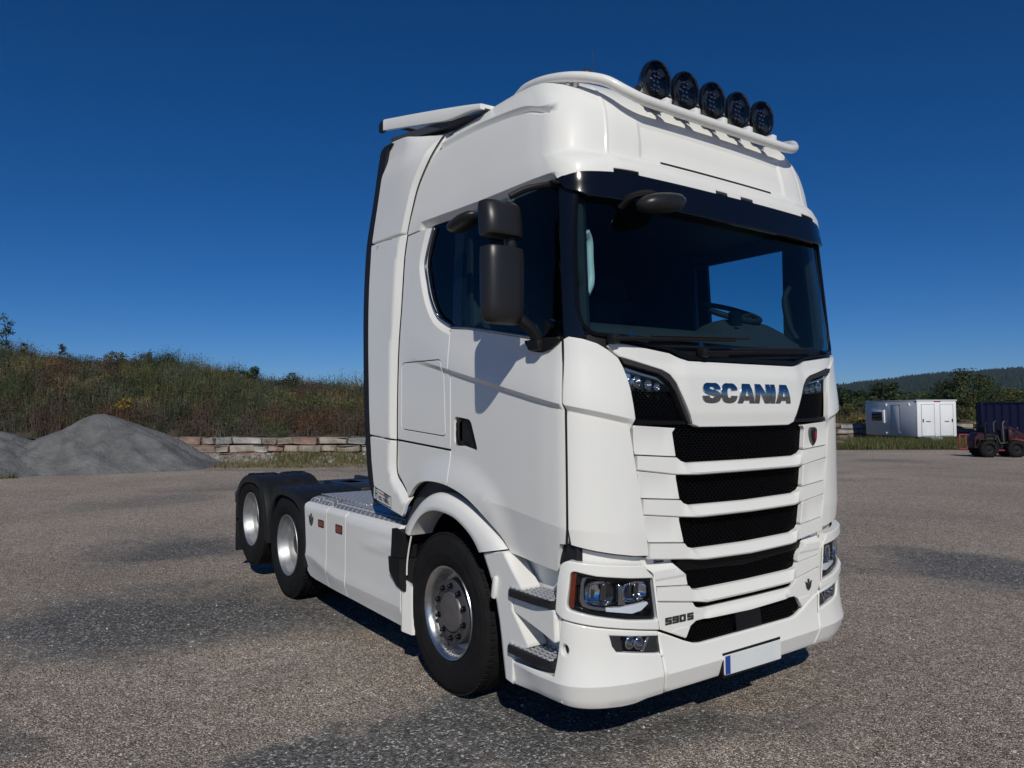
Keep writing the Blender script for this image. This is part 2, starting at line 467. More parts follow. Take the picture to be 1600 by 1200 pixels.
# ---- character lines of the side: the upper one is a ledge, the lower one a tuck
BELT = [(.75, 1.74), (.92, 1.766), (1.284, 1.845), (2.404, 2.086), (3.006, 2.208), (3.3, 2.26)]
def d_side(s, z):
    s = abs(s); zc = lerp(s, BELT); d = z - zc
    amp = .024 * (1 - ss(2.2, 3.1, s)) * (1 - .75 * ss(1.0, .75, s)) * ss(.72, .95, s)
    v = amp * (ss(.30, 0., d) if d > 0 else max(0., 1 + d / .028)) if d > -.028 else 0.
    zl = lerp(s, [(.9, 1.17), (1.27, 1.20), (1.90, 1.282), (2.4, 1.42), (3.1, 1.45)])
    if z < zl: v -= .16 * (zl - z) * ss(2.2, 1.9, s) * (.4 + .6 * ss(1.0, 1.3, s))
    # flare round the wheel arch
    x = 2.509 - s; rr = math.hypot(x - .10, (z - .62) * 1.02)
    v += .028 * ss(.95, .74, rr) * ss(1.7, 1.95, s)
    return v
SIDE_LINES = [[(s, lerp(s, BELT)) for s in np.linspace(.95, 3.05, 60)], [(s, lerp(s, BELT) - .028) for s in np.linspace(.95, 3.05, 60)],
              [(s, lerp(s, [(.9, 1.17), (1.27, 1.20), (1.90, 1.282)])) for s in np.linspace(1.0, 1.9, 30)]]
ARCH = [tuple(p) for p in cr([(1.79, .997), (1.853, 1.084), (1.987, 1.18), (2.164, 1.277), (2.40, 1.337), (2.54, 1.350), (2.684, 1.347), (2.79, 1.328), (2.865, 1.292), (2.938, 1.222)], 5)]
a_door = [p for p in ARCH if p[0] < 2.40]; a_rear = [p for p in ARCH if p[0] > 2.41]
G = .004
door_o = [(1.283, 2.185), (1.284, 1.852), (1.272, 1.815), (1.27, 1.2), (1.275, 1.115), (1.328, 1.111), (1.35, 1.05), (1.372, .958), (1.58, .975)] + a_door + [(2.40, 1.337), (2.40, 2.352), (2.18, 2.327), (1.528, 2.212)]
handle_o = rnd([(2.350, 1.778), (2.165, 1.758), (2.085, 1.575), (2.350, 1.618)], .03)
door = panel('door', door_o, 'white', TR, both=True, fn=body, off=0, thick=.03, holes=[handle_o], disp=d_side, lines=SIDE_LINES, gap=.0055, grid=.04, r=.002)
# handle recess and grip
V, F, N = shape(rnd([(2.36, 1.79), (2.16, 1.77), (2.075, 1.565), (2.36, 1.608)], .03), fn=body, off=-.045, thick=.01)
hb = emit('handle_recess', V, F, 'black_gloss', door, N=N, both=True)
m = MB(); m.tube(cr([(.225, -1.215, 1.605), (.225, -1.252, 1.63), (.222, -1.256, 1.70), (.218, -1.252, 1.745), (.216, -1.222, 1.765)], 6), .013, 10)
m.box((.225, -1.235, 1.615), (.05, .03, .03), .008)
m.done('handle', 'black_plastic', door, both=True)
# rear side panels
win_rear = [tuple(p) for p in cr([(2.40, 2.359), (2.491, 2.392), (2.60, 2.452), (2.70, 2.575), (2.762, 2.708), (2.800, 2.825), (2.790, 2.90), (2.715, 3.087)], 3)]
def d_rear(s, z):
    v = d_side(s, z); d = pdist(abs(s), z, win_rear)
    return v - .032 * max(0, 1 - d / .05)
wl = np.array(win_rear); 
wl2 = None
hatch_o = rnd([(2.489, 2.153), (3.08, 2.165), (3.085, 1.695), (2.463, 1.654)], .045)
rear_o = [(2.40, 1.570), (3.143, 1.617), (3.13, 2.0), (3.119, 2.295), (3.09, 2.571), (3.074, 2.942), (3.045, 3.085), (2.716, 3.085)] + win_rear[::-1][1:]
pr = panel('rear_side_panel', rear_o, 'white', TR, both=True, fn=body, thick=.03, holes=[hatch_o], disp=d_rear, lines=SIDE_LINES + [offl(win_rear, -.05)], gap=G, grid=.03)
panel('locker_hatch', hatch_o, 'white', pr, both=True, fn=body, thick=.03, disp=d_side, lines=SIDE_LINES, gap=.0025, grid=.045)
low_o = [(2.40, 1.563), (3.143, 1.610), (3.136, 1.372), (2.938, 1.222)] + a_rear[::-1] + [(2.40, 1.337)]
panel('lower_side_panel', low_o, 'white', TR, both=True, fn=body, thick=.03, disp=d_side, gap=G, grid=.04)
# dark sheet behind the seams and along the whole cab side
panel('inner_side', [(1.2, 1.0), (1.8, 1.02)] + [(a, b + .012) for a, b in ARCH] + [(3.1, 1.4), (3.1, 2.3), (2.4, 2.33), (1.25, 2.18)], 'seal', TR, both=True, fn=body, off=-.045, thick=.01, grid=.15)
# front corner panel
corner_o = [(1.284, 2.19), (1.25, 2.204), (1.177, 2.19), (1.10, 2.166), (1.041, 2.133), (.981, 2.09), (.952, 2.04), (.93, 1.985), (.914, 1.928), (.899, 1.84), (.889, 1.766), (.898, 1.74), (.914, 1.709), (.891, 1.577), (.848, 1.346), (.803, 1.108), (.794, 1.036),
            (.895, 1.045), (1.01, 1.063), (1.126, 1.085), (1.259, 1.115), (1.27, 1.2), (1.272, 1.815), (1.284, 1.852)]
panel('corner_panel', corner_o, 'white', TR, both=True, fn=body, thick=.035, disp=d_side, lines=SIDE_LINES, gap=.005, grid=.035, r=.0025)
panel('corner_ledge', [(.80, 1.03), (.895, 1.04), (1.01, 1.058), (1.126, 1.08), (1.29, 1.115), (1.30, .99), (1.126, .96), (.80, .93)], 'white', TR, both=True, fn=body, off=-.055, thick=.02, grid=.06)

def seam(line, w, off, fn=body, nm='shut_line'):
    L = [tuple(p) for p in line]; return panel(nm, offl(L, w / 2) + offl(L, -w / 2)[::-1], 'seal', TR, both=True, fn=fn, off=off, thick=.006, grid=.06, r=0)
seam([(1.284, 2.185), (1.2845, 2.0), (1.284, 1.852), (1.272, 1.815), (1.270, 1.5), (1.27, 1.2), (1.274, 1.12)], .011, .0025)
# ---- side windows
panel('side_window', [(1.29, 2.17), (1.55, 2.205), (2.32, 2.34), (2.32, 3.11), (1.29, 3.08)], 'side_glass', TR, both=True, fn=body, off=-.030, thick=.004, grid=.1, r=0, back=False)
panel('quarter_window', [(2.36, 2.33), (2.48, 2.36), (2.64, 2.44), (2.80, 2.70), (2.84, 2.84), (2.75, 3.11), (2.36, 3.11)], 'dark_glass', TR, both=True, fn=body, off=-.038, thick=.004, grid=.1, r=0, back=False)
panel('door_pillar', [(2.30, 2.32), (2.42, 2.34), (2.42, 3.11), (2.31, 3.11)], 'navy_gloss', TR, both=True, fn=body, off=-.026, thick=.03, grid=.1)
m = MB(); m.tube([np.array(body(a, b)) + np.array((0, .004, 0)) for a, b in ((1.30, 2.185), (1.528, 2.218), (1.85, 2.275), (2.18, 2.333), (2.40, 2.358))], .011, 8)
m.done('window_sill_trim', 'chrome_blue', TR, both=True)
m = MB(); m.tube([np.array(body(a, b)) + np.array((0, .016, 0)) for a, b in cr([(2.40, 2.366), (2.491, 2.404), (2.60, 2.462), (2.693, 2.58), (2.75, 2.71), (2.793, 2.838), (2.782, 2.90), (2.70, 3.085)], 5)], .008, 8)
m.done('quarter_window_trim', 'chrome_blue', TR, both=True)
# a pillar cover between windscreen and door
panel('pillar_cover', [(1.284, 2.19), (1.25, 2.205), (1.15, 2.19), (1.18, 2.27), (1.195, 2.5), (1.18, 2.9), (1.165, 3.09), (1.29, 3.09)], 'navy_gloss', TR, both=True, fn=body, off=-.012, thick=.03, gap=.001, grid=.07)
# ---- windscreen
def d_ws(s, z): return -.012 - .02 * ss(2.2, 2.95, z)
panel('windscreen', rnd(sym([(0, 2.17), (1.05, 2.20), (1.18, 2.27), (1.198, 2.5), (1.19, 3.03), (0, 3.05)]), [0, .0, .08, 0, .0, .0, 0, .0, 0, .08, 0, 0][:12] if False else 0), 'windscreen_glass', TR, fn=body, off=-.012, disp=d_ws, thick=.005, grid=.09, r=0, back=False)
for sgn in (1, -1):
    m = MB(); m.tube([np.array(body(sgn * a, b)) + np.array((-.02, sgn * .01, 0)) for a, b in cr([(.9, 2.195), (1.05, 2.205), (1.13, 2.225), (1.175, 2.28), (1.195, 2.5), (1.18, 2.9), (1.17, 3.0)], 5)], .012, 8); m.done('windscreen_seal', 'black_gloss', TR)
# cowl under the glass, wipers
panel('cowl', sym([(0, 2.05), (.55, 2.06), (.62, 2.09), (1.0, 2.13), (1.10, 2.15), (1.2, 2.17), (1.2, 2.20), (1.05, 2.225), (.6, 2.205), (0, 2.195)]), 'black_plastic', TR, fn=body, off=-.026, thick=.04, grid=.08)
panel('cowl_lip', sym([(0, 2.092), (.5, 2.093), (.56, 2.110), (.63, 2.138), (.98, 2.180), (.98, 2.192), (.62, 2.152), (.5, 2.118), (0, 2.118)]), 'black_gloss', TR, fn=body, off=.012, thick=.03, grid=.08)
for y0, y1, z0, z1 in ((-.38, .55, 2.135, 2.185), (-1.02, -.12, 2.185, 2.215)):
    w = MB(); pts = [np.array(body(-(y0 + (y1 - y0) * t), z0 + (z1 - z0) * t)) + (.035, 0, 0) for t in np.linspace(0, 1, 9)]
    w.tube(pts, [.012 - .006 * t for t in np.linspace(0, 1, 9)], 6)
    w.box(pts[0] - (.02, 0, 0), (.06, .05, .05), .01)
    wo = w.done('wiper', 'black_plastic', TR)
    b = MB(); bl = [np.array(body(-(y0 + .1 + (y1 - y0 + .05) * t), z0 + .022 + (z1 - z0) * t)) + (.018, 0, 0) for t in np.linspace(.15, 1, 9)]
    b.tube(bl, .008, 6); b.done('blade', 'seal', wo)

# ---- visor
def d_vis(s, z): return .012 * ss(3.08, 2.95, z)
panel('sun_visor', rnd(sym([(0, 2.935), (.8, 2.938), (1.12, 2.955), (1.235, 3.0), (1.30, 3.055), (1.30, 3.10), (1.0, 3.115), (0, 3.115)]), 0), 'navy_gloss', TR, fn=body, off=.0, disp=d_vis, thick=.025, grid=.06, r=.006)

# ---- roof
def d_roof(s, z):
    a = abs(s); v = 0.
    # underside chamfer above the side windows
    zb = lerp(a, ZB)
    if a > 1.295 and z < zb: v -= 1.1 * (zb - z) * min(1, (a - 1.295) / .02) * max(0, min(1, (2.86 - a) / .06))
    # pressed groove along the side
    gz = sl(a, GRV); dd = abs(z - gz)
    v -= .032 * max(0, 1 - dd / .030) * ss(1.27, 1.31, a)
    v += .005 * max(0., 1 - abs(a - .955) / .014) * ss(3.17, 3.24, z) * ss(3.74, 3.66, z)
    # raised front field
    if a < .78:
        e = min((.72 - a - .0) / .03, (z - 3.245) / .02, (3.47 - z) / .03)
        v -= .010 * max(0., min(1., e)) * 1.0
    return v
ZB = [(1.29, 3.103), (2.03, 3.112), (2.80, 3.142), (3.2, 3.15)]
GRV = [(1.27, 3.507), (1.307, 3.503), (1.485, 3.573), (1.762, 3.620), (2.13, 3.656), (2.582, 3.670), (3.0, 3.68)]
gl = lambda o: [(s, sl(s, GRV) + o) for s in np.linspace(1.28, 2.95, 60)]
rl = [gl(.030), gl(0), gl(-.030)] + [[(k * s, z) for s in np.linspace(0, 1.3, 40)] for z in (3.203, 3.218, 3.235, 3.262, 3.44, 3.47) for k in (1, -1)] + [[(k * a, z) for z in np.linspace(3.18, 3.68, 30)] for a in (.72, .69, .941, .955, .969) for k in (1, -1)]
zl_ = [(s, lerp(s, ZB)) for s in np.linspace(1.30, 2.85, 50)]; rl += [[(-a, b) for a, b in q] for q in rl[:3]] + [zl_, [(-a, b) for a, b in zl_]]
lowedge = [(0, 3.105), (.785, 3.105), (.785, 3.128), (.96, 3.124), (.96, 3.10), (1.15, 3.09), (1.285, 3.062), (1.31, 3.068), (2.03, 3.066), (2.74, 3.088), (3.1, 3.088), (3.50, 3.1)]
# notches for the visor hinges near the middle
lowc = [(0, 3.105), (.10, 3.105), (.10, 3.127), (.225, 3.127), (.225, 3.105)] + lowedge[1:]
lowr = [(0, 3.105), (.03, 3.105), (.03, 3.127), (.14, 3.127), (.14, 3.105)] + lowedge[1:]
roof_o = [(-a, b) for a, b in lowc[::-1]] + lowr[1:] + [(3.52, 3.4), (3.50, 3.8), (3.48, 3.897)] + [(-3.48, 3.897), (-3.50, 3.8), (-3.52, 3.4)]
rf = panel('roof', roof_o, 'white_roof', TR, fn=roof, off=.004, thick=.025, disp=d_roof, lines=rl, grid=.05, r=.004, back=False)
panel('roof_slot', [(-.53, 3.230), (.55, 3.230), (.55, 3.243), (-.53, 3.243)], 'seal', rf, fn=roof, off=.0055, thick=.004, grid=.08, r=0)
for k in (1, -1):
    m = MB(); m.tube([np.array(body(k * t, 3.118)) - (.012, 0, 0) for t in np.linspace(.79, .955, 5)], .012, 6); m.done('visor_hinge', 'black_plastic', TR)

# ---- air deflectors behind the cab side
seam_up = [tuple(p) for p in cr([(2.74, 3.79), (2.765, 3.72), (2.785, 3.676), (2.832, 3.593), (2.939, 3.417), (2.997, 3.255), (3.043, 3.10)], 5)]
def d_def(line, w=.05, h=.030):
    L = [tuple(p) for p in line]
    def f(s, z):
        d = pdist(abs(s), z, L); return h * min(1., d / w) * ss(3.78, 3.60, z) - .004 * ss(3.60, 3.78, z)
    return f
up_o = seam_up + [(3.600, 3.122), (3.572, 3.27), (3.535, 3.455), (3.500, 3.652), (3.475, 3.80), (3.465, 3.85), (3.455, 3.868), (3.440, 3.878), (3.43, 3.908), (3.25, 3.885), (3.05, 3.845), (2.88, 3.812)]
ol = offl(seam_up, .05); ol = ol if np.mean([p[0] for p in ol]) > np.mean([p[0] for p in seam_up]) else offl(seam_up, -.05)
d1 = panel('upper_air_deflector', up_o, 'white', TR, both=True, fn=dfl, off=.002, thick=.03, disp=d_def(seam_up), lines=[ol], gap=.002, grid=.04, r=.012)
seam_lo = [tuple(p) for p in cr([(3.045, 3.092), (3.076, 2.942), (3.092, 2.571), (3.121, 2.295), (3.140, 2.0), (3.147, 1.602), (3.138, 1.372), (3.05, 1.30), (2.945, 1.222)], 5)]
mid = [p for p in seam_lo if p[1] >= 1.612]; bot = [p for p in seam_lo if p[1] < 1.612]
for nm, sm, rest in (('air_deflector', mid, [(3.148, 1.616), (3.550, 1.642), (3.567, 1.837), (3.587, 2.34), (3.610, 2.8), (3.600, 3.115)]),
                     ('lower_air_deflector', [(3.148, 1.608)] + bot, [(2.955, 1.19), (3.02, 1.078), (3.420, 1.145), (3.465, 1.22), (3.490, 1.295), (3.522, 1.44), (3.548, 1.634)])):
    o2 = offl(sm, .045); o2 = o2 if np.mean([p[0] for p in o2]) > np.mean([p[0] for p in sm]) else offl(sm, -.045)
    panel(nm, sm + rest, 'white', TR, both=True, fn=dfl, off=.002, thick=.03, disp=d_def(seam_lo), lines=[o2], gap=.002, grid=.04, r=.008)
seam(seam_up[2:], .007, .0075, dfl); seam(seam_lo, .007, .0035, dfl)
# black rubber edge along the deflectors
edge = cr([(3.50, 3.872), (3.555, 3.85), (3.577, 3.80), (3.64, 3.455), (3.708, 3.13), (3.717, 2.8), (3.693, 2.34), (3.673, 1.837), (3.652, 1.64), (3.625, 1.44), (3.59, 1.295), (3.50, 1.14)], 5)
secs = []
for p in edge:
    q = np.array(dfl(*p)); secs.append([tuple(q + d) for d in ((.125, -.022, 0), (.02, -.030, 0), (.0, -.020, 0), (.0, .012, 0), (.125, .0, 0))])
emit('rubber_edge', *loft(secs, True), 'seal', TR, both=True)
# roof spoiler
secs = []
for t in np.linspace(0, 1, 15):
    x = .28 - 1.42 * t; zt = 3.795 + .365 * (t ** .95) ; h = .035 + .055 * ss(0, .35, t); row = []
    for y in (-1.118, -1.108, -1.06, -.6, 0, .6, 1.06, 1.108, 1.118): row.append((x, y, zt - (.012 if abs(y) > 1.11 else 0) + .02 * (1 - (y / 1.12) ** 2)))
    row += [(x, 1.118, zt - h), (x, 1.085, zt - h), (x, 1.08, zt - .022), (x, 0, zt - .005), (x, -1.08, zt - .022), (x, -1.085, zt - h), (x, -1.118, zt - h)]
    secs.append(row)
sp = emit('roof_spoiler', *loft(secs, True), 'white_roof', TR, angle=50)
L_ = secs[-1]
emit('spoiler_edge', *loft([L_, [(p[0] - .05, p[1], p[2] + .004) for p in L_], [(p[0] - .085, p[1] * .997, p[2] + (.008 if i > 8 else -.014)) for i, p in enumerate(L_)]], True), 'seal', sp)
V, F = loft([[(.20, -1.06, 3.76), (.20, -.98, 3.76), (.20, -.98, 3.772), (.20, -1.06, 3.772)], [(-.40, -1.105, 3.825), (-.40, -1.0, 3.825), (-.40, -1.0, 3.875), (-.40, -1.105, 3.875)],
             [(-.98, -1.125, 3.90), (-.98, -1.0, 3.90), (-.98, -1.0, 3.955), (-.98, -1.125, 3.955)]], True)
emit('spoiler_shade_strip', V, F, 'grey_liner', sp, both=False); emit('spoiler_shade_strip', np.array(V) * (1, -1, 1), [f[::-1] for f in F], 'grey_liner', sp)  # grey strip under the spoiler: the roof edge's shading put into its colour
# cab back wall, ceiling
m = MB(); m.box((-1.02, 0, 2.45), (.06, 2.32, 2.75), .03); m.done('back_wall', 'black_plastic', TR)

# ------------------------------------------------------------------ interior
m = MB(); m.box((-.95, 0, 2.2), (.04, 2.36, 2.2)); m.box((-.42, 1.09, 2.6), (1.1, .02, 1.1)); m.box((-.42, -1.09, 2.6), (1.1, .02, 1.1)); m.box((.05, 0, 3.12), (2.0, 2.2, .04)); m.box((.1, 0, 1.32), (2.3, 2.3, .05)); m.done('cab_lining', 'interior', TR)
secs = []
for y in np.linspace(-1.1, 1.1, 23):
    b = .10 * ss(.15, .40, y) * ss(1.08, .85, y); e = .03 * (abs(y) / 1.1) ** 2
    secs.append([(1.33 - e * 4, y, 2.0), (1.30 - e * 4, y, 2.17), (1.12 - e * 2, y, 2.29 + b * .7), (.98 - e, y, 2.33 + b), (.86 - e, y, 2.32 + b), (.80, y, 2.15), (.82, y, 1.7)])
emit('dashboard', *loft(secs), 'interior_mid', TR, angle=60)
ring = [(.86 - .17 * math.cos(a), .62 + .225 * math.sin(a), 2.50 + .075 * math.cos(a)) for a in np.linspace(0, 2 * math.pi, 41)[:-1]]
V, F = tube(ring, .019, 8, False, True); m = MB(); m.add(V, F)
m.tube([(.86, .41, 2.50), (.89, .62, 2.46), (.86, .83, 2.50)], .02, 6); m.tube([(.89, .62, 2.46), (1.0, .62, 2.2)], .05, 8); m.done('steering_wheel', 'interior', TR)
m = MB(); m.box((1.06, .40, 2.405), (.05, .10, .13), .015); m.box((1.07, .40, 2.33), (.1, .14, .06), .02); m.done('dash_device', 'black_gloss', TR)
for k in (1,):
    m = MB(); m.box((1.04, k * 1.165, 2.65), (.26, .02, .95), .005); m.box((.3, k * 1.155, 3.06), (1.5, .03, .12), .005); m.done('window_lining', 'interior_mid', TR)
for y in (-.62, .55):
    m = MB(); m.box((.0, y, 1.95), (.55, .55, .18), .06); m.box((-.27, y, 2.35), (.16, .52, .78), .06); m.box((-.30, y, 2.82), (.12, .32, .22), .05); m.done('seat', 'interior', TR)
m = MB(); m.tube(cr([(1.13, -.98, 2.46), (1.11, -.93, 2.53), (1.10, -.925, 2.66), (1.10, -.93, 2.77), (1.12, -.97, 2.81)], 6), .024, 10); m.done('grab_handle', 'interior_light', TR)
m = MB(); m.tube(cr([(1.09, 1.05, 2.32), (1.06, 1.02, 2.4), (1.03, 1.0, 2.6), (1.05, 1.03, 2.7)], 6), .02, 10); m.done('grab_handle', 'interior', TR)
for k in (1, -1):
    m = MB(); m.tube([np.array(body(-k * 1.16, z)) + (-.085, -k * .05, 0) for z in (2.1, 2.3, 2.6, 3.0)], .045, 8); m.done('pillar_lining', 'interior', TR)
# ------------------------------------------------------------------ front of the truck
hood_o = sym([(0, 1.714), (.416, 1.716), (.473, 1.733), (.478, 1.752), (.593, 1.962), (.636, 2.006), (.689, 2.030), (.974, 2.094), (1.002, 2.113), (1.045, 2.150), (1.021, 2.168), (.94, 2.165), (.62, 2.128), (.544, 2.099), (.483, 2.087), (0, 2.086)])
def d_hood(s, z):
    a = abs(s); v = -.012 * ss(.50, .62, a) * ss(1.80, 2.0, z) + .010 * ss(1.72, 1.80, z) - .018 * ss(1.99, 2.09, z)
    return v
hood = panel('front_panel', hood_o, 'white', TR, fn=body, off=.014, thick=.045, disp=d_hood, gap=.002, grid=.035, r=.007)
# hinge pads at the top of the panel
for s0 in (.226, -.29):
    panel('hinge_pad', [(s0 + .14, 2.083), (s0, 2.083), (s0 - .0, 2.052), (s0 + .115, 2.052)], 'grey_trim', hood, fn=body, off=.006, disp=d_hood, thick=.03, grid=.05)
# brow trim, upper lamp, upper mesh on each side
brow_o = [(.974, 2.091), (.689, 2.027), (.636, 2.003), (.593, 1.959), (.480, 1.752), (.472, 1.736), (.495, 1.735), (.508, 1.753), (.594, 1.912), (.642, 1.967), (.713, 2.008), (.952, 2.056)]
panel('brow_trim', brow_o, 'grey_trim', TR, both=True, fn=body, off=.006, thick=.05, gap=.001, grid=.04, r=.004)
lamp_o = [(.940, 2.045), (.833, 2.018), (.713, 1.995), (.665, 1.968), (.612, 1.912), (.760, 1.917), (.912, 1.930)]
ul = panel('upper_lamp', lamp_o, 'lens_glass', TR, both=True, fn=body, off=-.010, thick=.006, grid=.05, back=False, r=.002)
panel('lamp_bowl', [(.95, 2.06), (.70, 2.01), (.60, 1.905), (.915, 1.92)], 'dark_chrome', ul, both=True, fn=body, off=-.085, thick=.01, grid=.06)
panel('lamp_strip', [(.938, 2.042), (.833, 2.015), (.713, 1.992), (.665, 1.964), (.655, 1.950), (.71, 1.978), (.83, 2.000), (.932, 2.022)], 'drl', ul, both=True, fn=body, off=-.022, thick=.02, grid=.04)
for a, b, rr in ((.70, 1.94, .022), (.765, 1.952, .026), (.845, 1.965, .030)):
    P = np.array(body(a, b)) - (.075, 0, 0)
    emit('reflector', *lathe([(.0, 0), (rr * .6, .006), (rr, .03), (rr * 1.05, .045), (rr * .95, .046)], P, 20, 'x'), 'chrome', ul, both=True)
# lamp divider plates catch the light
panel('lamp_fin', [(.90, 1.945), (.86, 1.94), (.875, 2.01), (.915, 2.015)], 'chrome', ul, both=True, fn=body, off=-.05, thick=.008, grid=.05)

def honey(name, poly, off, cw=.036, chh=.0185, m='black_gloss', backoff=-.05, parent=None, holes=()):
    """mesh of flattened hexagon cells on the body surface, with a dark sheet behind it"""
    P = np.array(poly); u0, v0 = P.min(0); u1, v1 = P.max(0); V = []; F = []
    rows = int((v1 - v0) / (chh * .82)) + 2; cols = int((u1 - u0) / cw) + 2; C = []
    for j in range(rows):
        for i in range(cols): C.append((u0 + (i + .5 * (j % 2)) * cw, v0 + j * chh * .82))
    C = np.array(C); ok = _inside(C, poly)
    for h in holes: ok &= ~_inside(C, h)
    hexo = [(-.5, 0), (-.34, .5), (.34, .5), (.5, 0), (.34, -.5), (-.34, -.5)]
    for (u, v) in C[ok]:
        k = len(V)
        for sc, o in ((1.0, -.010), (.90, 0.), (.76, 0.), (.70, -.016)):
            for a, b in hexo:
                q = np.array(body(u + a * cw * sc, v + b * chh * sc)); e = np.array(body(u + .01, v)) - np.array(body(u - .01, v)); nn = np.cross((0, 0, 1), e); nn /= np.linalg.norm(nn)
                V.append(q + nn * (off + o))
        for g in range(3):
            for t in range(6): F.append((k + g * 6 + t, k + g * 6 + (t + 1) % 6, k + (g + 1) * 6 + (t + 1) % 6, k + (g + 1) * 6 + t))
    o = emit(name, V, F, m, parent, smooth=False); tag(o, kind='stuff')
    panel('mesh_backing', poly, 'seal', o, fn=body, off=off + backoff, thick=.01, grid=.12, r=0)
    return o
um = [(.905, 1.925), (.888, 1.764), (.897, 1.738), (.50, 1.735), (.51, 1.757), (.60, 1.905)]
honey('upper_mesh', um, -.028, .030, .016, parent=TR); honey('upper_mesh', [(-a, b) for a, b in um], -.028, .030, .016, parent=TR)
for k in (1, -1): panel('mesh_sill', [(k * .889, 1.765), (k * .897, 1.737), (k * .50, 1.733), (k * .51, 1.752)], 'black_gloss', TR, fn=body, off=-.008, thick=.03, grid=.06)

# ---- grille: side blocks, bars, mesh
def block(name, P, dish=.010):
    L = np.array(P); c = L.mean(0)
    zmin, zmax = L[:, 1].min(), L[:, 1].max(); smax, smin = L[:, 0].max(), L[:, 0].min()
    def d(s, z):
        a = abs(s); t = (z - zmin) / (zmax - zmin); u = (a - smin) / (smax - smin)
        return -dish * math.sin(max(0, min(1, t)) * math.pi) ** .7 * ss(0, .35, u) * (1 - .3 * ss(.8, 1, u))
    return panel(name, P, 'white', TR, both=True, fn=body, off=.0, thick=.031, disp=d, gap=.0025, grid=.025, r=.004)
block('grille_block', [(.897, 1.735), (.590, 1.716), (.615, 1.690), (.592, 1.557), (.890, 1.578)])
block('grille_block', [(.875, 1.494), (.592, 1.459), (.592, 1.44), (.568, 1.323), (.850, 1.347)])
block('grille_block', [(.838, 1.258), (.572, 1.227), (.572, 1.21), (.540, 1.085), (.804, 1.110)])
def bar(name, top, bot, kin, parent=TR, oin=.034, oout=.002, back=-.031, slope=.42):
    """a grille bar from side to side: flat wings outside, a proud sloped middle"""
    half = sorted(set([p[0] for p in top] + [p[0] for p in bot] + list(np.linspace(0, kin, 6)) + [kin + .02, kin + .04, kin + .06]))
    ys = [-a for a in half[::-1] if a > 0] + half; secs = []
    smax = min(max(p[0] for p in top), max(p[0] for p in bot))
    for s in ys:
        a = min(abs(s), smax); f = 1 - ss(kin - .01, kin + .075, a)
        zt = lerp(a, top); zb = lerp(a, bot); h = zt - zb
        n = np.array((1., 0, 0)); e = np.array(body(s + .01 if abs(s) < smax else s, zt)) - np.array(body(s - .01, zt)); n = np.cross((0, 0, 1), e); n /= np.linalg.norm(n)
        def q(z, o): return tuple(np.array(body(math.copysign(a, s) if s else 0, z)) + n * o)
        zr = zb + h * (.90 - (.90 - .22) * f)
        secs.append([q(zt, back), q(zt - .002, oout * (1 - f) + (-.012) * f), q(zt - .006, oout + .003 * 0 - .006 * f), q(zr, oout + (oin - oout) * f), q(zb + .006, oout + (oin - .004 - oout) * f), q(zb, oout - .006 + (oin - .008 - oout) * f), q(zb, back)])
    return emit(name, *loft(secs, True), 'white', parent, angle=28)
bar('grille_bar', [(0, 1.519), (.50, 1.521), (.56, 1.535), (.592, 1.555), (.888, 1.575)], [(0, 1.452), (.45, 1.453), (.60, 1.460), (.876, 1.496)], .50)
bar('grille_bar', [(0, 1.279), (.485, 1.286), (.545, 1.303), (.567, 1.321), (.846, 1.344)], [(0, 1.213), (.43, 1.217), (.575, 1.228), (.838, 1.259)], .47)
bar('grille_bar', [(0, 1.036), (.45, 1.043), (.52, 1.062), (.54, 1.083), (.800, 1.107)], [(0, .970), (.40, .980), (.59, 1.000), (.797, 1.022)], .44)
honey('grille_mesh', sym([(0, 1.50), (.60, 1.50), (.62, 1.75), (0, 1.75)]), -.034, parent=TR)
honey('grille_mesh', sym([(0, 1.25), (.58, 1.25), (.61, 1.47), (0, 1.47)]), -.034, parent=TR)
honey('grille_mesh', sym([(0, 1.01), (.55, 1.01), (.59, 1.24), (0, 1.24)]), -.034, parent=TR)
# shield emblem on the left block
def sh(c, w, h): return [(c[0] + w * a, c[1] + h * b) for a, b in ((-.5, .3), (-.42, .44), (-.2, .5), (.2, .5), (.42, .44), (.5, .3), (.46, 0), (.32, -.28), (0, -.5), (-.32, -.28), (-.46, 0))]
em = panel('shield_emblem', sh((-.707, 1.64), .080, .118), 'dark_chrome', TR, fn=body, off=.012, thick=.02, grid=.05, r=.004)
panel('emblem_field', sh((-.707, 1.64), .056, .090), 'navy_gloss', em, fn=body, off=.015, thick=.004, grid=.05, r=.001)
panel('emblem_red', [(-.712, 1.675), (-.731, 1.672), (-.731, 1.63), (-.722, 1.61), (-.71, 1.60)], 'red_badge', em, fn=body, off=.0175, thick=.003, grid=.05, r=.001)

# ---- lower module
vent_o = [(.833, 1.03), (.817, .986), (.775, .942), (.764, .874), (.509, .850), (.525, .912), (.565, .94), (.590, .959), (.60, 1.02)]
def d_vent(s, z): return -.05 * ss(.955, .985, z) + .012 * ss(.93, .90, z) * ss(.86, .90, z) * 0 - .006 * ss(.915, .90, z)
ob = panel('lower_block', vent_o, 'white', TR, both=True, fn=body, off=.0, thick=.033, disp=d_vent, lines=[[(.5, z), (.85, z)] for z in (.955, .985, .90, .915)], gap=.0025, grid=.03)
for z in (1.005, .992): panel('vent_slot', [(.655, z - .004), (.725, z - .004), (.725, z + .004), (.655, z + .004)], 'seal', ob, both=True, fn=body, off=-.046, thick=.006, grid=.05, r=0)
bar('lower_bar', [(0, .813), (.43, .816), (.49, .826), (.508, .848), (.762, .871)], [(0, .743), (.385, .745), (.48, .756), (.752, .796)], .40)
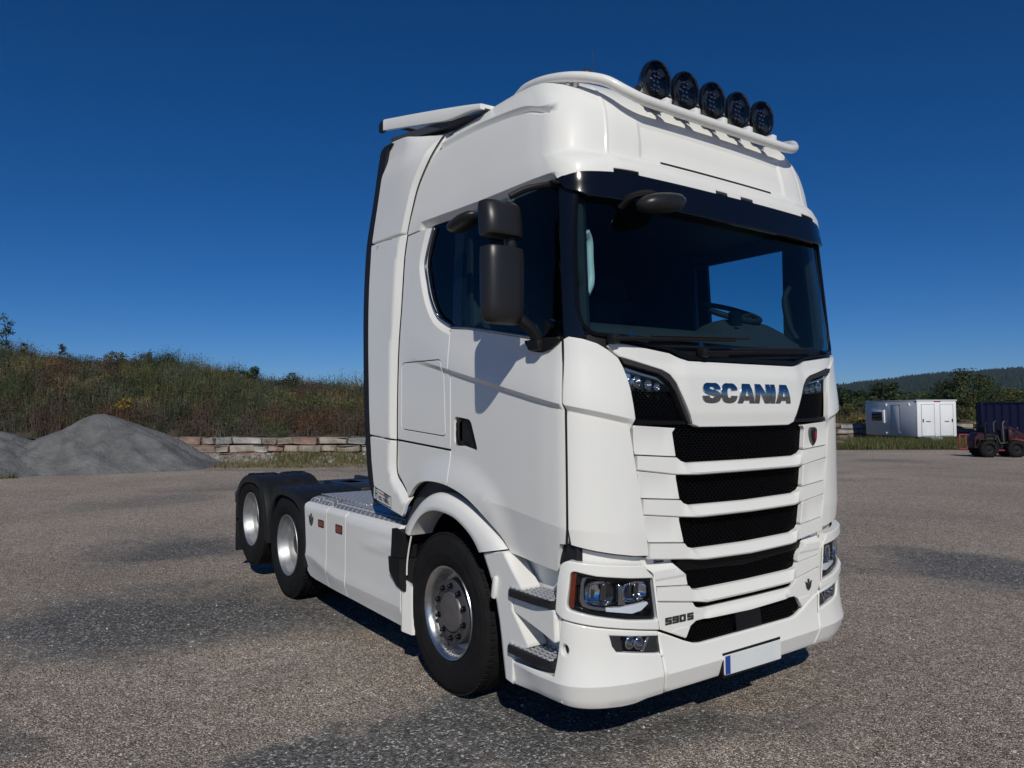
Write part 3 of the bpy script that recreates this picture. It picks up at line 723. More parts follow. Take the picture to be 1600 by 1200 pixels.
low590 = sym([(0, .709), (.386, .710), (.435, .717), (.462, .730), (.479, .753), (.751, .792), (.734, .645), (.665, .617), (.540, .566), (.500, .626), (.457, .647), (.370, .649), (0, .640)])
def d_590(s, z): 
    a = abs(s); return .022 * (1 - ss(.36, .40, a)) * ss(.70, .66, z) - .008 * (1 - ss(.36, .40, a))
p5 = panel('lower_grille_frame', low590, 'white', TR, fn=body, off=.0, thick=.025, disp=d_590, lines=[[(k * .38, .6), (k * .38, .72)] for k in (1, -1)], gap=.002, grid=.03)
for k in (1, -1): panel('tow_cover', rnd([(k * .655, .617), (k * .61, .634), (k * .502, .630), (k * .538, .570)], [.0, .02, 0, 0]), 'white', p5, fn=body, off=.004, thick=.02, gap=.002, grid=.04)
honey('lower_mesh', sym([(0, .80), (.50, .82), (.53, .91), (.59, .96), (.59, 1.0), (0, .98)]), -.034, parent=TR, cw=.030)
honey('lower_mesh', sym([(0, .70), (.45, .70), (.48, .76), (0, .76)]), -.034, parent=TR, cw=.030)
honey('bumper_mesh', sym([(0, .52), (.42, .52), (.55, .56), (.50, .64), (0, .65)]), -.026, parent=TR, cw=.034, chh=.024)
panel('inner_visor', sym([(0, .90), (.57, .93), (.57, .99), (0, .97)]), 'black_gloss', TR, fn=body, off=-.028, thick=.02, grid=.1)
panel('radar_cover', [(.118, .648), (-.115, .642), (-.13, .530), (.105, .530)], 'navy_gloss', TR, fn=body, off=-.006, thick=.03, grid=.08)
# ---- bumper
def d_bmp(s, z): return .024 * (1 - min(1, max(0, (z - .41) / .18))) ** 1.6 - .34 * max(0, .41 - z) - .012 * ss(.32, .27, z)
bl = [[(s, z) for s in np.linspace(0, 1.85, 60)] for z in (.41,)]; bl += [[(-a, b) for a, b in q] for q in bl]
bump_o = sym([(0, .300), (.685, .294), (.712, .40), (.722, .52), (.737, .636), (.655, .603), (.545, .556), (.473, .531), (.42, .524), (0, .525)])
bmp = panel('bumper', bump_o, 'white', TR, fn=body, off=.0, thick=.026, disp=d_bmp, lines=bl, gap=.002, grid=.04, r=.012)
fog_o = [(1.048, .653), (1.035, .60), (1.012, .569), (.970, .562), (.727, .522), (.742, .612)]
bc_o = [(.689, .292), (.81, .288), (.87, .274), (.96, .270), (1.118, .275), (1.25, .281), (1.40, .284), (1.56, .284), (1.79, .283), (1.775, .42), (1.58, .43), (1.359, .437), (1.339, .594), (1.318, .724), (1.302, .733), (1.124, .703), (.92, .672), (.739, .640), (.724, .52), (.714, .40)]
def d_bc(s, z): return d_bmp(s, z) * (1 - .7 * ss(1.5, 1.75, abs(s)))
hole_c = [(1.293 + .020 * math.cos(a), .58 + .026 * math.sin(a)) for a in np.linspace(0, 2 * math.pi, 17)[:-1]]
bco = panel('bumper_corner', bc_o, 'white', TR, both=True, fn=body, off=.0, thick=.04, holes=[fog_o, hole_c], disp=d_bc, lines=bl, gap=.002, grid=.035, r=.010)
panel('washer_recess', [(1.25, .54), (1.335, .54), (1.335, .62), (1.25, .62)], 'seal', bco, both=True, fn=body, off=-.035, thick=.01)
# tow eye outline
for k in ():
    m = MB(); m.tube([np.array(body(k * (.69 - .045 - .028 * math.sin(a)), .352 + .04 * math.cos(a))) + (.0, 0, 0) for a in np.linspace(.3, math.pi - .3, 9)], .003, 5); m.done('eye_cover', 'white', bmp)
# fog lamps
fg = panel('fog_lamp', fog_o, 'lens_glass', TR, both=True, fn=body, off=-.012, thick=.006, grid=.05, back=False, r=.002)
panel('fog_housing', [(1.05, .66), (1.01, .56), (.72, .51), (.735, .62)], 'grey_trim', fg, both=True, fn=body, off=-.065, thick=.01, grid=.05)
panel('fog_blank', [(1.046, .651), (1.034, .60), (1.012, .571), (.972, .564), (.985, .642)], 'grey_trim', fg, both=True, fn=body, off=-.014, thick=.04, grid=.05)
panel('fog_blank', [(.800, .620), (.745, .610), (.730, .526), (.84, .545)], 'grey_trim', fg, both=True, fn=body, off=-.016, thick=.03, grid=.05)
panel('fog_fin', [(.812, .617), (.795, .616), (.835, .546), (.852, .548)], 'chrome', fg, both=True, fn=body, off=-.014, thick=.01, grid=.05)
for a, b in ((.925, .605), (.868, .594)):
    P = np.array(body(a, b)) - (.06, 0, 0); emit('reflector', *lathe([(0, 0), (.02, .006), (.03, .025), (.034, .045), (.030, .046)], P, 20, 'x'), 'chrome', fg, both=True)
# headlamp with its surround
hl_o = rnd([(.784, .924), (.95, .940), (1.121, .961), (1.252, .991), (1.262, .90), (1.279, .794), (1.123, .760), (.95, .728), (.755, .703)], [.015, 0, 0, .03, 0, .03, 0, 0, .015])
sur_o = rnd([(.785, .938), (.822, .971), (.838, .999), (1.0, 1.013), (1.224, 1.037), (1.270, 1.043), (1.311, 1.02), (1.335, .92), (1.348, .784), (1.345, .765), (1.302, .738), (1.124, .708), (.93, .677), (.741, .646)], [.0, .01, .01, 0, 0, .02, .02, 0, 0, .02, .02, 0, 0, 0])
def d_sur(s, z):
    d = pdist(abs(s), z, hl_o + hl_o[:1]); return -.012 * ss(1.0, 1.03, z - .09 * (abs(s) - .9))
panel('lamp_surround', sur_o, 'white', TR, both=True, fn=body, off=.012, thick=.05, holes=[hl_o], disp=d_sur, gap=.002, grid=.03, r=.007)
hl = panel('headlamp', hl_o, 'lens_glass', TR, both=True, fn=body, off=-.006, thick=.006, grid=.05, back=False, r=.002)
panel('lamp_housing', [(.76, .935), (1.121, .97), (1.27, 1.0), (1.30, .785), (1.12, .75), (.74, .69)], 'navy_gloss', hl, both=True, fn=body, off=-.075, thick=.01, grid=.05)
hc_ = np.mean(np.array(hl_o), 0)
panel('lamp_bezel', hl_o, 'navy_gloss', hl, both=True, fn=body, off=-.016, thick=.05, grid=.05, holes=[rnd([(.800, .905), (1.121, .944), (1.222, .966), (1.238, .90), (1.250, .812), (1.118, .776), (.774, .722)], .012)], r=.002)
panel('side_marker', [(1.250, .983), (1.224, .977), (1.234, .90), (1.244, .797), (1.270, .803), (1.262, .90)], 'amber', hl, both=True, fn=body, off=-.011, thick=.05, grid=.04, r=.004)
# bright frame of the main lamp (an L shaped light guide)
panel('light_guide', [tuple(p) for p in [(1.196, .950), (1.205, .92), (1.214, .83), (1.202, .806), (1.165, .790), (1.10, .778), (1.06, .772), (1.06, .790), (1.12, .800), (1.170, .818), (1.188, .845), (1.184, .92), (1.168, .946), (1.02, .928), (1.02, .938), (1.15, .960)]], 'drl', hl, both=True, fn=body, off=-.030, thick=.03, grid=.03, r=.004)
panel('light_tray', [(1.06, .772), (.90, .746), (.835, .755), (.785, .786), (.80, .797), (.90, .790), (.98, .786), (1.06, .789)], 'light_tray', hl, both=True, fn=body, off=-.028, thick=.03, grid=.04, r=.003)
panel('lamp_divider', [(.985, .902), (.955, .896), (.945, .80), (.985, .798)], 'drl', hl, both=True, fn=body, off=-.028, thick=.03, grid=.04, r=.003)
for a, b, rx, rz in ((1.10, .868, .076, .066), (.885, .862, .078, .054)):
    e_ = np.array(body(a + .01, b)) - np.array(body(a - .01, b)); e_ = -e_ / np.linalg.norm(e_); n_ = np.cross(e_, (0, 0, 1)); P = np.array(body(a, b)) - n_ * .070; prof = [(0, 0), (.25, .003), (.55, .010), (.85, .026), (1.0, .042), (.97, .044)]
    V, F = lathe(prof, (0, 0, 0), 28, 'x')
    sq = lambda c: math.copysign(abs(c) ** .7, c)
    V = [tuple(P + n_ * v[0] + e_ * (sq(v[1]) * rx) + np.array((0, 0, sq(v[2]) * rz))) for v in V]
    rf_ = emit('reflector', V, F, 'chrome', hl, both=True)
for a, b, w, h in ((1.07, .868, .030, .085), (1.135, .865, .018, .05), (.865, .86, .028, .075), (.905, .865, .012, .08)):
    panel('reflector_fin', [(a - w * .5, b - h * .5), (a + w * .5, b - h * .5 + .006), (a + w * .3, b + h * .5), (a - w * .7, b + h * .5)], 'dark_chrome', hl, both=True, fn=body, off=-.036, thick=.012, grid=.05)

# ---- lettering
def strokes(name, polys, o, U, W, m, parent, depth=.012, r=.0015, fnc=None, off=0., disp=None, grid=.05):
    mb = MB(); Ns = []
    for P in polys:
        holes = []
        if isinstance(P, dict): holes = P['h']; P = P['o']
        V, F, N = shape(P, fn=fnc, off=off, thick=depth, holes=holes, grid=grid, r=r, disp=disp)
        mb.add(V, F); Ns += list(N)
    return emit(name, mb.V, mb.F, m, parent, N=Ns)
def thick(path, w):
    """outline of a stroke of given width along a path"""
    P = [np.array(p, float) for p in path]; L = []; Rr = []
    for i, p in enumerate(P):
        t = P[min(i + 1, len(P) - 1)] - P[max(i - 1, 0)]; t = t / np.linalg.norm(t); n = np.array((-t[1], t[0])) * w / 2
        L.append(tuple(p + n)); Rr.append(tuple(p - n))
    return L + Rr[::-1]
def arc(cx, cz, rx, rz, a0, a1, n=14): return [(cx + rx * math.cos(R(a)), cz + rz * math.sin(R(a))) for a in np.linspace(a0, a1, n)]
# heavy letters, one unit high
def L_S():
    up_ = arc(.56, .71, .40, .19, -5 + 15, 180, 14); 
    c = [(.97, .70)] + []
    path = arc(.55, .70, .42, .165, 8, 180, 12)[0:] + [(.16, .60)] + arc(.55, .70, .42, .165, 205, 232, 3) + [(.62, .50)] + arc(.58, .30, .42, .165, 52, 0, 6) + arc(.58, .30, .42, .165, -2, -172, 14)
    return path
def word(spec, x0, z0, H, total):
    out = []; w_all = sum(w for _, w in spec); x = 0
    for polys, w in spec:
        for P in polys:
            f = lambda q: [(x0 - (x + a * w) / w_all * total, z0 + b * H) for a, b in q]
            out.append({'o': f(P['o']), 'h': [f(h) for h in P['h']]} if isinstance(P, dict) else f(P))
        x += w
    return out
S_out = [(.98, .66), (.98, .70), (.955, .80), (.88, .90), (.74, .975), (.55, 1.0), (.36, .98), (.18, .92), (.07, .82), (.035, .70), (.06, .60), (.13, .52), (.25, .46), (.42, .42), (.58, .385), (.64, .35), (.65, .305), (.60, .262), (.52, .25), (.44, .262), (.385, .30), (.37, .36), (.0, .36), (.01, .26), (.07, .15), (.18, .06), (.34, .012), (.52, 0), (.70, .015), (.86, .07), (.965, .16), (1.0, .29), (.985, .41), (.93, .50), (.82, .57), (.66, .615), (.48, .65), (.40, .68), (.385, .715), (.41, .75), (.47, .77), (.54, .765), (.60, .735), (.625, .69), (.625, .655)]
C_out = [(.97, .36), (.93, .20), (.83, .085), (.68, .02), (.50, 0), (.30, .03), (.14, .125), (.04, .28), (.01, .50), (.04, .70), (.14, .865), (.30, .965), (.50, 1.0), (.68, .98), (.83, .91), (.93, .80), (.98, .645), (.62, .62), (.585, .70), (.52, .735), (.45, .725), (.39, .66), (.36, .58), (.355, .47), (.375, .37), (.42, .29), (.50, .262), (.57, .29), (.61, .37)]
A_out = {'o': [(0, 0), (.31, 0), (.365, .16), (.66, .16), (.70, 0), (1.0, 0), (.72, 1.0), (.28, 1.0)], 'h': [[(.43, .36), (.59, .36), (.515, .72)]]}
N_out = [(0, 0), (.31, 0), (.31, .55), (.66, 0), (1.0, 0), (1.0, 1.0), (.70, 1.0), (.70, .45), (.36, 1.0), (0, 1.0)]
I_out = [(.08, 0), (.92, 0), (.92, 1.0), (.08, 1.0)]
sc = word([([S_out], 1.16), ([C_out], 1.13), ([A_out], 1.20), ([N_out], 1.12), ([I_out], .42), ([A_out], 1.20)], .410, 1.849, .124, .832)
for P in sc: strokes('brand_letter', [P], None, None, None, 'chrome_blue', hood, fnc=body, off=.034, depth=.018, disp=lambda s, z: -2.6 * (z - 1.905) ** 2, grid=.018)
def seg(ch):
    """squared digits from strokes of a seven segment frame"""
    t = .24
    B = {'a': [(0, 1), (1, 1), (1, 1 - t), (0, 1 - t)], 'g': [(0, .5 + t / 2), (1, .5 + t / 2), (1, .5 - t / 2), (0, .5 - t / 2)], 'd': [(0, t), (1, t), (1, 0), (0, 0)],
         'f': [(0, .95), (t * 1.25, .95), (t * 1.25, .45), (0, .45)], 'b': [(1 - t * 1.25, .95), (1, .95), (1, .45), (1 - t * 1.25, .45)], 'e': [(0, .55), (t * 1.25, .55), (t * 1.25, .05), (0, .05)], 'c': [(1 - t * 1.25, .55), (1, .55), (1, .05), (1 - t * 1.25, .05)]}
    S = {'5': 'afgcd', '9': 'abfgcd', '0': 'abcdef', 'S': 'afgcd'}[ch]
    return [B[k] for k in S]
def num(txt, x0, z0, H, w, adv):
    out = []
    for i, ch in enumerate(txt):
        if ch == ' ': continue
        out += [[(x0 - i * adv - a * w, z0 + b * H) for a, b in P] for P in seg(ch)]
    return out
for ch, x_ in zip('590S', (.695, .642, .589, .529)): strokes('number_letter', num(ch, x_, .664, .037, .046, 0), None, None, None, 'grey_trim', p5, fnc=body, off=.006, depth=.008, r=.0008)
def v8(c, w, h, fnc, parent, off, k=1):
    f = lambda P: [(c[0] + k * w * a, c[1] + h * b) for a, b in P]
    P = [f([(-.5, .30), (-.28, .22), (0, -.22), (.28, .22), (.5, .30), (.30, -.30), (0, -.5), (-.30, -.30)])]
    for cz, rr in ((.34, .15), (.08, .17)):
        P.append({'o': f([(rr * math.cos(a) * .9, cz + rr * math.sin(a)) for a in np.linspace(0, 2 * math.pi, 15)[:-1]]), 'h': [f([(rr * .45 * math.cos(a), cz + rr * .45 * math.sin(a)) for a in np.linspace(0, 2 * math.pi, 11)[:-1]])]})
    return strokes('engine_emblem', P, None, None, None, 'dark_chrome', parent, fnc=fnc, off=off, depth=.006, r=.0006)
v8((-.615, .700), .075, .075, body, p5, .006)
# ---- number plate (no characters readable)
pl = panel('number_plate', rnd([(.262, .318), (-.262, .312), (-.262, .425), (.262, .428)], .01), 'plate_white', TR, fn=body, off=.030, thick=.008, grid=.1)
panel('plate_band', [(.258, .322), (.215, .322), (.215, .424), (.258, .424)], 'plate_blue', pl, fn=body, off=.0312, thick=.001, grid=.1, r=0)
panel('plate_holder', [(.27, .300), (-.27, .300), (-.27, .44), (.27, .44)], 'black_plastic', pl, fn=body, off=.021, thick=.03, grid=.1)

# ---- front mirror over the windscreen
m = MB()
secs = []
for t in np.linspace(-1, 1, 13):
    w = math.sqrt(max(0, 1 - abs(t) ** 3)); c = np.array((1.46 - .02 * t * t, -.71 + .17 * t, 2.932 + .03 * t)); row = []
    for a in np.linspace(0, 2 * math.pi, 15)[:-1]: row.append(tuple(c + np.array((.075 * math.cos(a) * (.25 + .75 * w), 0, .055 * math.sin(a) * (.2 + .8 * w)))))
    secs.append(row)
fm = emit('front_mirror', *loft(secs, True), 'mirror_shell', TR, angle=60)
m = MB(); m.tube(cr([(1.30, -.88, 2.92), (1.36, -.86, 2.96), (1.43, -.80, 2.975), (1.46, -.74, 2.96)], 5), .022, 8); m.done('mirror_arm', 'black_plastic', fm)

# ---- side mirrors
def housing(cx, cy, zs, wy, dx):
    """vertical shell with a rounded front: rows of (z, scale)"""
    secs = []
    for z, sx, sy, ox in zs:
        row = []
        for a in np.linspace(0, 2 * math.pi, 25)[:-1]:
            ca, sa = math.cos(a), math.sin(a)
            x = math.copysign(abs(ca) ** .75, ca) * dx * (1 if ca > 0 else .55); y = math.copysign(abs(sa) ** .62, sa) * wy
            row.append((cx + ox + x * sx, cy + y * sy, z))
        secs.append(row)
    return loft(secs, True)
MX, MY = 1.02, -1.475
sm = emit('mirror_housing', *housing(MX, MY, [(2.265, .25, .55, .02), (2.275, .62, .84, .01), (2.305, .88, .97, 0), (2.36, 1, 1, 0), (2.60, 1, 1.02, 0), (2.652, .97, 1.0, 0), (2.668, .9, .96, 0), (2.672, .6, .8, 0)], .125, .085), 'mirror_shell', TR, angle=50)
su = emit('mirror_housing', *housing(MX - .01, MY, [(2.728, .6, .8, 0), (2.733, .92, .97, 0), (2.748, 1, 1, 0), (2.82, .99, 1.0, -.004), (2.895, .94, .97, -.014), (2.915, .80, .90, -.02), (2.923, .45, .6, -.02)], .125, .085), 'mirror_shell', TR, angle=50)
for par, z0, z1 in ((sm, 2.31, 2.63), (su, 2.765, 2.88)):
    panel('mirror_glass', rnd([(MY - .10, z0), (MY + .10, z0), (MY + .10, z1), (MY - .10, z1)], .03), 'chrome', par, fn=YZ(MX - .052), off=0, thick=.004, grid=.2, up=1)
m = MB(); m.tube(cr([(1.0, -1.40, 2.60), (1.03, -1.42, 2.70), (1.02, -1.42, 2.78)], 5), .033, 12); m.done('mirror_post', 'mirror_shell', TR)
m = MB(); m.tube(cr([(1.06, -1.27, 2.195), (1.06, -1.30, 2.24), (1.05, -1.36, 2.29), (1.03, -1.41, 2.33)], 5), [.032] * 16, 10); m.box((1.06, -1.272, 2.165), (.10, .07, .06), .018); m.done('mirror_arm', 'black_plastic', TR)
panel('mirror_foot', [(1.29, 2.20), (1.57, 2.20), (1.55, 2.165), (1.50, 2.135), (1.43, 2.125), (1.36, 2.14), (1.29, 2.18)], 'black_plastic', TR, fn=body, off=.032, thick=.07, grid=.05, r=.014)
m = MB(); m.tube(cr([(1.13, -1.20, 3.03), (1.12, -1.26, 3.02), (1.08, -1.36, 2.99), (1.04, -1.43, 2.95)], 5), .018, 8); m.box((1.12, -1.215, 3.035), (.10, .05, .022), .008); m.done('mirror_arm', 'black_plastic', TR)
# kerb mirror above the door
secs = []
for t in np.linspace(-1, 1, 9):
    w = math.sqrt(max(0, 1 - abs(t) ** 3)); row = []
    for a in np.linspace(0, 2 * math.pi, 13)[:-1]: row.append((.44 + .14 * t, -1.34 + .08 * math.cos(a) * (.3 + .7 * w), 2.955 + .04 * math.sin(a) * (.3 + .7 * w) + .02 * t))
    secs.append(row)
km = emit('kerb_mirror', *loft(secs, True), 'mirror_shell', TR, angle=60)
m = MB(); m.tube([(.50, -1.20, 3.0), (.50, -1.30, 2.97)], .02, 8); m.done('mirror_arm', 'black_plastic', km)

# ------------------------------------------------------------------ lamp bar on the roof
half = [(.50, -.975, 3.79), (.60, -.99, 3.802), (.75, -1.0, 3.785), (.90, -1.0, 3.752), (1.03, -.98, 3.718), (1.13, -.935, 3.688), (1.205, -.875, 3.655), (1.268, -.795, 3.598), (1.295, -.70, 3.567), (1.30, -.60, 3.56)]
pts = [np.array(p) for p in half] + [np.array((p[0], -p[1], p[2])) for p in half[::-1]]
barp = cr(pts, 8)
m = MB(); m.tube(barp, .030, 16); lb = m.done('lamp_bar', 'white', TR)
m = MB()
for k in (1, -1):
    m.tube([(1.02, k * .95, 3.66), (1.07, k * .97, 3.72)], .018, 8); m.box((.98, k * .97, 3.70), (.07, .05, .05), .012)
m.done('bar_foot', 'alu', lb)
LY = [-.50, -.25, 0, .25, .50]
lamps = []
for y in LY:
    V, F = rbox((1.292, y, 3.578), (.064, .045, .066), .006); cl = emit('clamp', V, F, 'white', lb)
    m = MB(); m.box((1.235, y, 3.60), (.10, .035, .02), .004); m.box((1.205, y + .055, 3.635), (.03, .012, .09), .003); m.box((1.205, y - .055, 3.635), (.03, .012, .09), .003); m.box((1.205, y, 3.602), (.03, .12, .012), .003)
    m.done('lamp_bracket', 'black_plastic', lb)
lamp_prof = [(0, -.10), (.04, -.098), (.07, -.085), (.098, -.045), (.110, -.02), (.117, -.012), (.1175, .006), (.114, .014), (.108, .016), (.104, .008)]
for i, y in enumerate(LY):
    c = np.array((1.225, y, 3.745)); Rm = rotm('Y', 6.0)
    def tf(V): return [tuple(c + Rm @ np.array(v)) for v in V]
    V, F = lathe(lamp_prof, (0, 0, 0), 36, 'x'); lo = emit('spot_lamp', tf(V), F, 'lamp_black', TR)
    V, F = lathe([(0, .022), (.05, .020), (.085, .014), (.106, .006)], (0, 0, 0), 32, 'x'); emit('lens', tf(V), F, 'smoke_lens', lo)
    V, F = lathe([(0, -.03), (.09, -.028), (.10, .0)], (0, 0, 0), 28, 'x'); emit('lamp_bowl', tf(V), F, 'lamp_black', lo)
    m = MB()
    for a in range(5):
        for b in range(2): m.add(*rbox((-.005, (b - .5) * .034 + (a % 2) * .008 - .004, (a - 2) * .026), (.02, .02, .018), .006))
    o = m.done('led_row', 'chrome', lo); o.data.transform(Matrix.Translation(c) @ Matrix(Rm.tolist()).to_4x4())
    m = MB(); m.box((-.012, .045, .06), (.006, .07, .05), 0, rotm('X', 35)); m.box((-.012, .06, -.045), (.006, .045, .04), 0); m.box((-.012, -.055, .02), (.006, .03, .08), 0, rotm('X', -20))
    o = m.done('reflector', 'rim_dark', lo); o.data.transform(Matrix.Translation(c) @ Matrix(Rm.tolist()).to_4x4())
    m = MB()
    for k in (1, -1): m.tube([c + Rm @ np.array((-.03, k * .10, -.06)), c + Rm @ np.array((-.03, k * .125, -.06))], .016, 8)
    m.done('pivot_bolt', 'steel_dark', lo)
m = MB(); m.tube([(.80, -.60, 3.84), (.78, -.60, 4.08)], [.003, .001], 6); m.done('aerial', 'seal', TR)
m = MB(); m.add(*lathe([(.0, .05), (.02, .048), (.035, .03), (.035, 0)], (.95, -.80, 3.79), 16, 'z')); m.done('roof_sensor', 'grey_trim', TR)
# ------------------------------------------------------------------ wheel arches, steps, side skirts
outer = cr([(-.515, .985), (-.489, 1.034), (-.337, 1.165), (-.21, 1.245), (-.079, 1.284), (.04, 1.288), (.158, 1.272), (.29, 1.242), (.402, 1.203), (.565, 1.123), (.640, 1.075), (.700, 1.022)], 4)
inner = cr([(-.385, .965), (-.351, 1.011), (-.28, 1.080), (-.204, 1.128), (-.11, 1.160), (-.029, 1.170), (.09, 1.166), (.204, 1.148), (.31, 1.108), (.401, 1.058), (.447, 1.020), (.487, .978)], 4)
secs = []
for o_, i_ in zip(outer, inner):
    d = o_ - i_; d = d / np.linalg.norm(d)
    def q(t, y): p = i_ + (o_ - i_) * t; return (p[0], y, p[1])
    secs.append([(o_[0] - d[0] * .01, -1.13, o_[1] - d[1] * .01), q(1.0, -1.20), q(.97, -1.232), q(.85, -1.256), q(.62, -1.272), q(.30, -1.283), q(.10, -1.284), q(.01, -1.278), q(0, -1.268), q(.02, -1.10)])
emit('wheel_arch', *loft(secs, True), 'white', TR, both=True, angle=50)
# grey liner between arch and body, black housing inside
secs = []
for o_, i_ in zip(outer, inner): d = (o_ - i_) / np.linalg.norm(o_ - i_); secs.append([(o_[0] - .03 * d[0], -1.16, o_[1] - .03 * d[1]), (o_[0] + .12 * d[0], -1.185, o_[1] + .12 * d[1])])
emit('arch_liner', *loft(secs), 'grey_liner', TR, both=True)
secs = []
for a in np.linspace(-20, 205, 28):
    ca, sa = math.cos(R(a)), math.sin(R(a)); rx = .60 if sa > 0 else .62; secs.append([(.02 + rx * ca, y, .53 + .66 * sa) for y in (-1.20, -.70)])
emit('wheel_housing', *loft(secs), 'black_plastic', TR, both=True)
m = MB(); m.box((.0, -.68, .8), (1.3, .02, .9)); m.done('housing_wall', 'seal', TR, both=True)
side_o = [(.487, .974), (.545, .885), (.60, .794), (.632, .70), (.657, .614), (.676, .52), (.69, .434), (.716, .300), (.80, .292), (.805, .46), (.955, .535), (.86, .64), (.800, .705), (.795, .775), (.90, .832), (.80, .925), (.708, 1.016)]
IN = np.array(side_o[:8]); INL = side_o[:8]
def d_st(x, z):
    d = pdist(x, z, INL); return -.010 * max(0, 1 - d / .03) + .012 * ss(.05, .12, d) * 0
il = offl([tuple(p) for p in IN], .03)
ssd = panel('step_side', side_o, 'white', TR, both=True, fn=XZ(-1.262), up=-1, thick=.13, disp=d_st, lines=[il], gap=.002, grid=.04, r=.010)
V, F = rbox((.640, -1.268, .80), (.035, .03, .135), .014, rotm('Y', 12)); emit('arch_reflector_cap', V, F, 'white', ssd, both=True)
V, F = rbox((.622, -1.262, .80), (.012, .03, .115), .004, rotm('Y', 12)); emit('arch_reflector', V, F, 'amber_lit', ssd, both=True)
panel('step_well', [(.55, .28), (1.22, .28), (1.22, 1.06), (.55, 1.06)], 'white', TR, both=True, fn=XZ(-1.115), up=-1, thick=.02, grid=.15)
m = MB(); m.box((1.175, -1.16, .55), (.02, .12, .50), .004); m.done('well_wall', 'white', TR, both=True)
m = MB(); m.box((1.19, -1.14, 1.02), (.13, .06, .22), .01); m.done('well_void_shade', 'seal', TR, both=True)  # dark block in the black void by the well, shade put into its colour
panel('step_apron', rnd([(.79, .775), (1.16, .775), (1.168, .60), (1.06, .632), (.80, .690)], [0, 0, .02, .05, 0]), 'white', TR, both=True, fn=XZ(-1.252), up=-1, thick=.10, gap=.002, grid=.06, r=.008)
for zt, x0 in ((.825, .765), (.515, .755)):
    st = panel('step', rnd([(x0, -1.225), (x0 + .02, -1.285), (1.06, -1.285), (1.165, -1.255), (1.165, -1.115), (x0 + .07, -1.115)], [.02, .03, .05, .03, 0, 0]), 'step_grate', TR, both=True, fn=XY(zt), up=-1, thick=.042, grid=.08, r=.008)
    mb = MB()
    for i in range(9):
        for j in range(5):
            x = x0 + .045 + i * .042 + (j % 2) * .02; y = -1.268 + j * .034
            if x < 1.15 and not (j > 2 and x < x0 + .09):
                V, F = rbox((x, y, zt + .006), (.030, .012, .012), .003); mb.add(V, F)
                V, F = rbox((x + .012, y + .014, zt + .004), (.010, .016, .009), .002); mb.add(V, F)
    [tag(o_, kind='stuff') for o_ in mb.done('grip_teeth', 'alu', st, both=True)]
# ---- side skirt
SK = [(-2.495, 1.003), (-.612, 1.006), (-.600, .99), (-.575, .60), (-.548, .50), (-.548, .300), (-.60, .289), (-1.54, .308), (-2.30, .312), (-2.42, .325), (-2.475, .362), (-2.475, .40), (-2.44, .42), (-2.445, .60), (-2.475, .85)]
def d_sk(x, z):
    v = -.040 * ss(.965, 1.006, z) ** 1.4
    zc = .435 + .09 * ss(-1.65, -2.4, x)
    if z < zc: v += -.22 * (zc - z) + .006
    v += .006 * math.exp(-((z - zc) / .07) ** 2)
    v += .010 * math.exp(-((z - .80 - .05 * (x + 1.2)) / .035) ** 2) * ss(-1.35, -.9, x)
    return v
skl = [[(x, z) for x in np.linspace(-2.5, -.5, 60)] for z in (.975, .99)] + [[(x, .435 + .09 * ss(-1.65, -2.4, x)) for x in np.linspace(-2.5, -.5, 60)]]
cuts = [-1.95, -1.54]
segs = [(-9, -1.95), (-1.95, -1.54), (-1.54, 9)]
def clipx(P, lo, hi):
    def cl(P, c, keep):
        out = []
        for i in range(len(P)):
            a, b = P[i], P[(i + 1) % len(P)]; ia, ib = keep(a[0]), keep(b[0])
            if ia: out.append(a)
            if ia != ib: t = (c - a[0]) / (b[0] - a[0]); out.append((c, a[1] + t * (b[1] - a[1])))
        return out
    return cl(cl(P, lo, lambda x: x >= lo), hi, lambda x: x <= hi)
sk = []
for lo, hi in segs: sk.append(panel('side_skirt', clipx(SK, lo, hi), 'white', TR, both=True, fn=XZ(-1.262), up=-1, thick=.04, disp=d_sk, lines=skl, gap=.0025, grid=.045 if lo == -1.54 else .028, r=.007))
# folded front end of the skirt
secs = [[(-.548, -1.262, z), (-.525, -1.266, z), (-.44, -1.236, z - .012), (-.43, -1.215, z - .012), (-.50, -1.2, z)] for z in (.278, .30, .45, .60, .66)]
secs[-1] = [(x, y, z + (.0 if i < 2 else -.05)) for i, (x, y, z) in enumerate(secs[-1])]
emit('skirt_end', *loft(secs, True), 'white', sk[2], both=True, angle=25)
m = MB(); m.add(*loft([[(-.635, -1.290, .985), (-.50, -1.270, .96), (-.48, -1.17, .96), (-.635, -1.17, .985)], [(-.635, -1.300, .79), (-.515, -1.290, .79), (-.49, -1.17, .79), (-.635, -1.17, .79)]], True))
m.add(*loft([[(-.665, -1.305, .785), (-.51, -1.295, .785), (-.48, -1.17, .785), (-.665, -1.17, .785)], [(-.660, -1.300, .68), (-.50, -1.300, .64), (-.47, -1.17, .62), (-.655, -1.17, .68)], [(-.60, -1.272, .58), (-.495, -1.272, .56), (-.46, -1.17, .55), (-.60, -1.17, .58)]], True))
m.done('intake_box', 'black_plastic', TR, both=True, angle=25)
m = MB(); m.tube(cr([(-.395, -1.262, .955), (-.43, -1.262, .86), (-.455, -1.262, .76), (-.46, -1.262, .68)], 4), .006, 6); m.done('arch_tail', 'white', TR, both=True)
m = MB()
for z in (.50, .56, .44, .62): m.tube([(-.46, -1.16, z), (-.36, -1.13, z + .01)], .012, 6)
m.box((-.45, -1.12, .45), (.10, .06, .40), .01); m.done('rear_housing_bracket', 'black_plastic', TR, both=True)
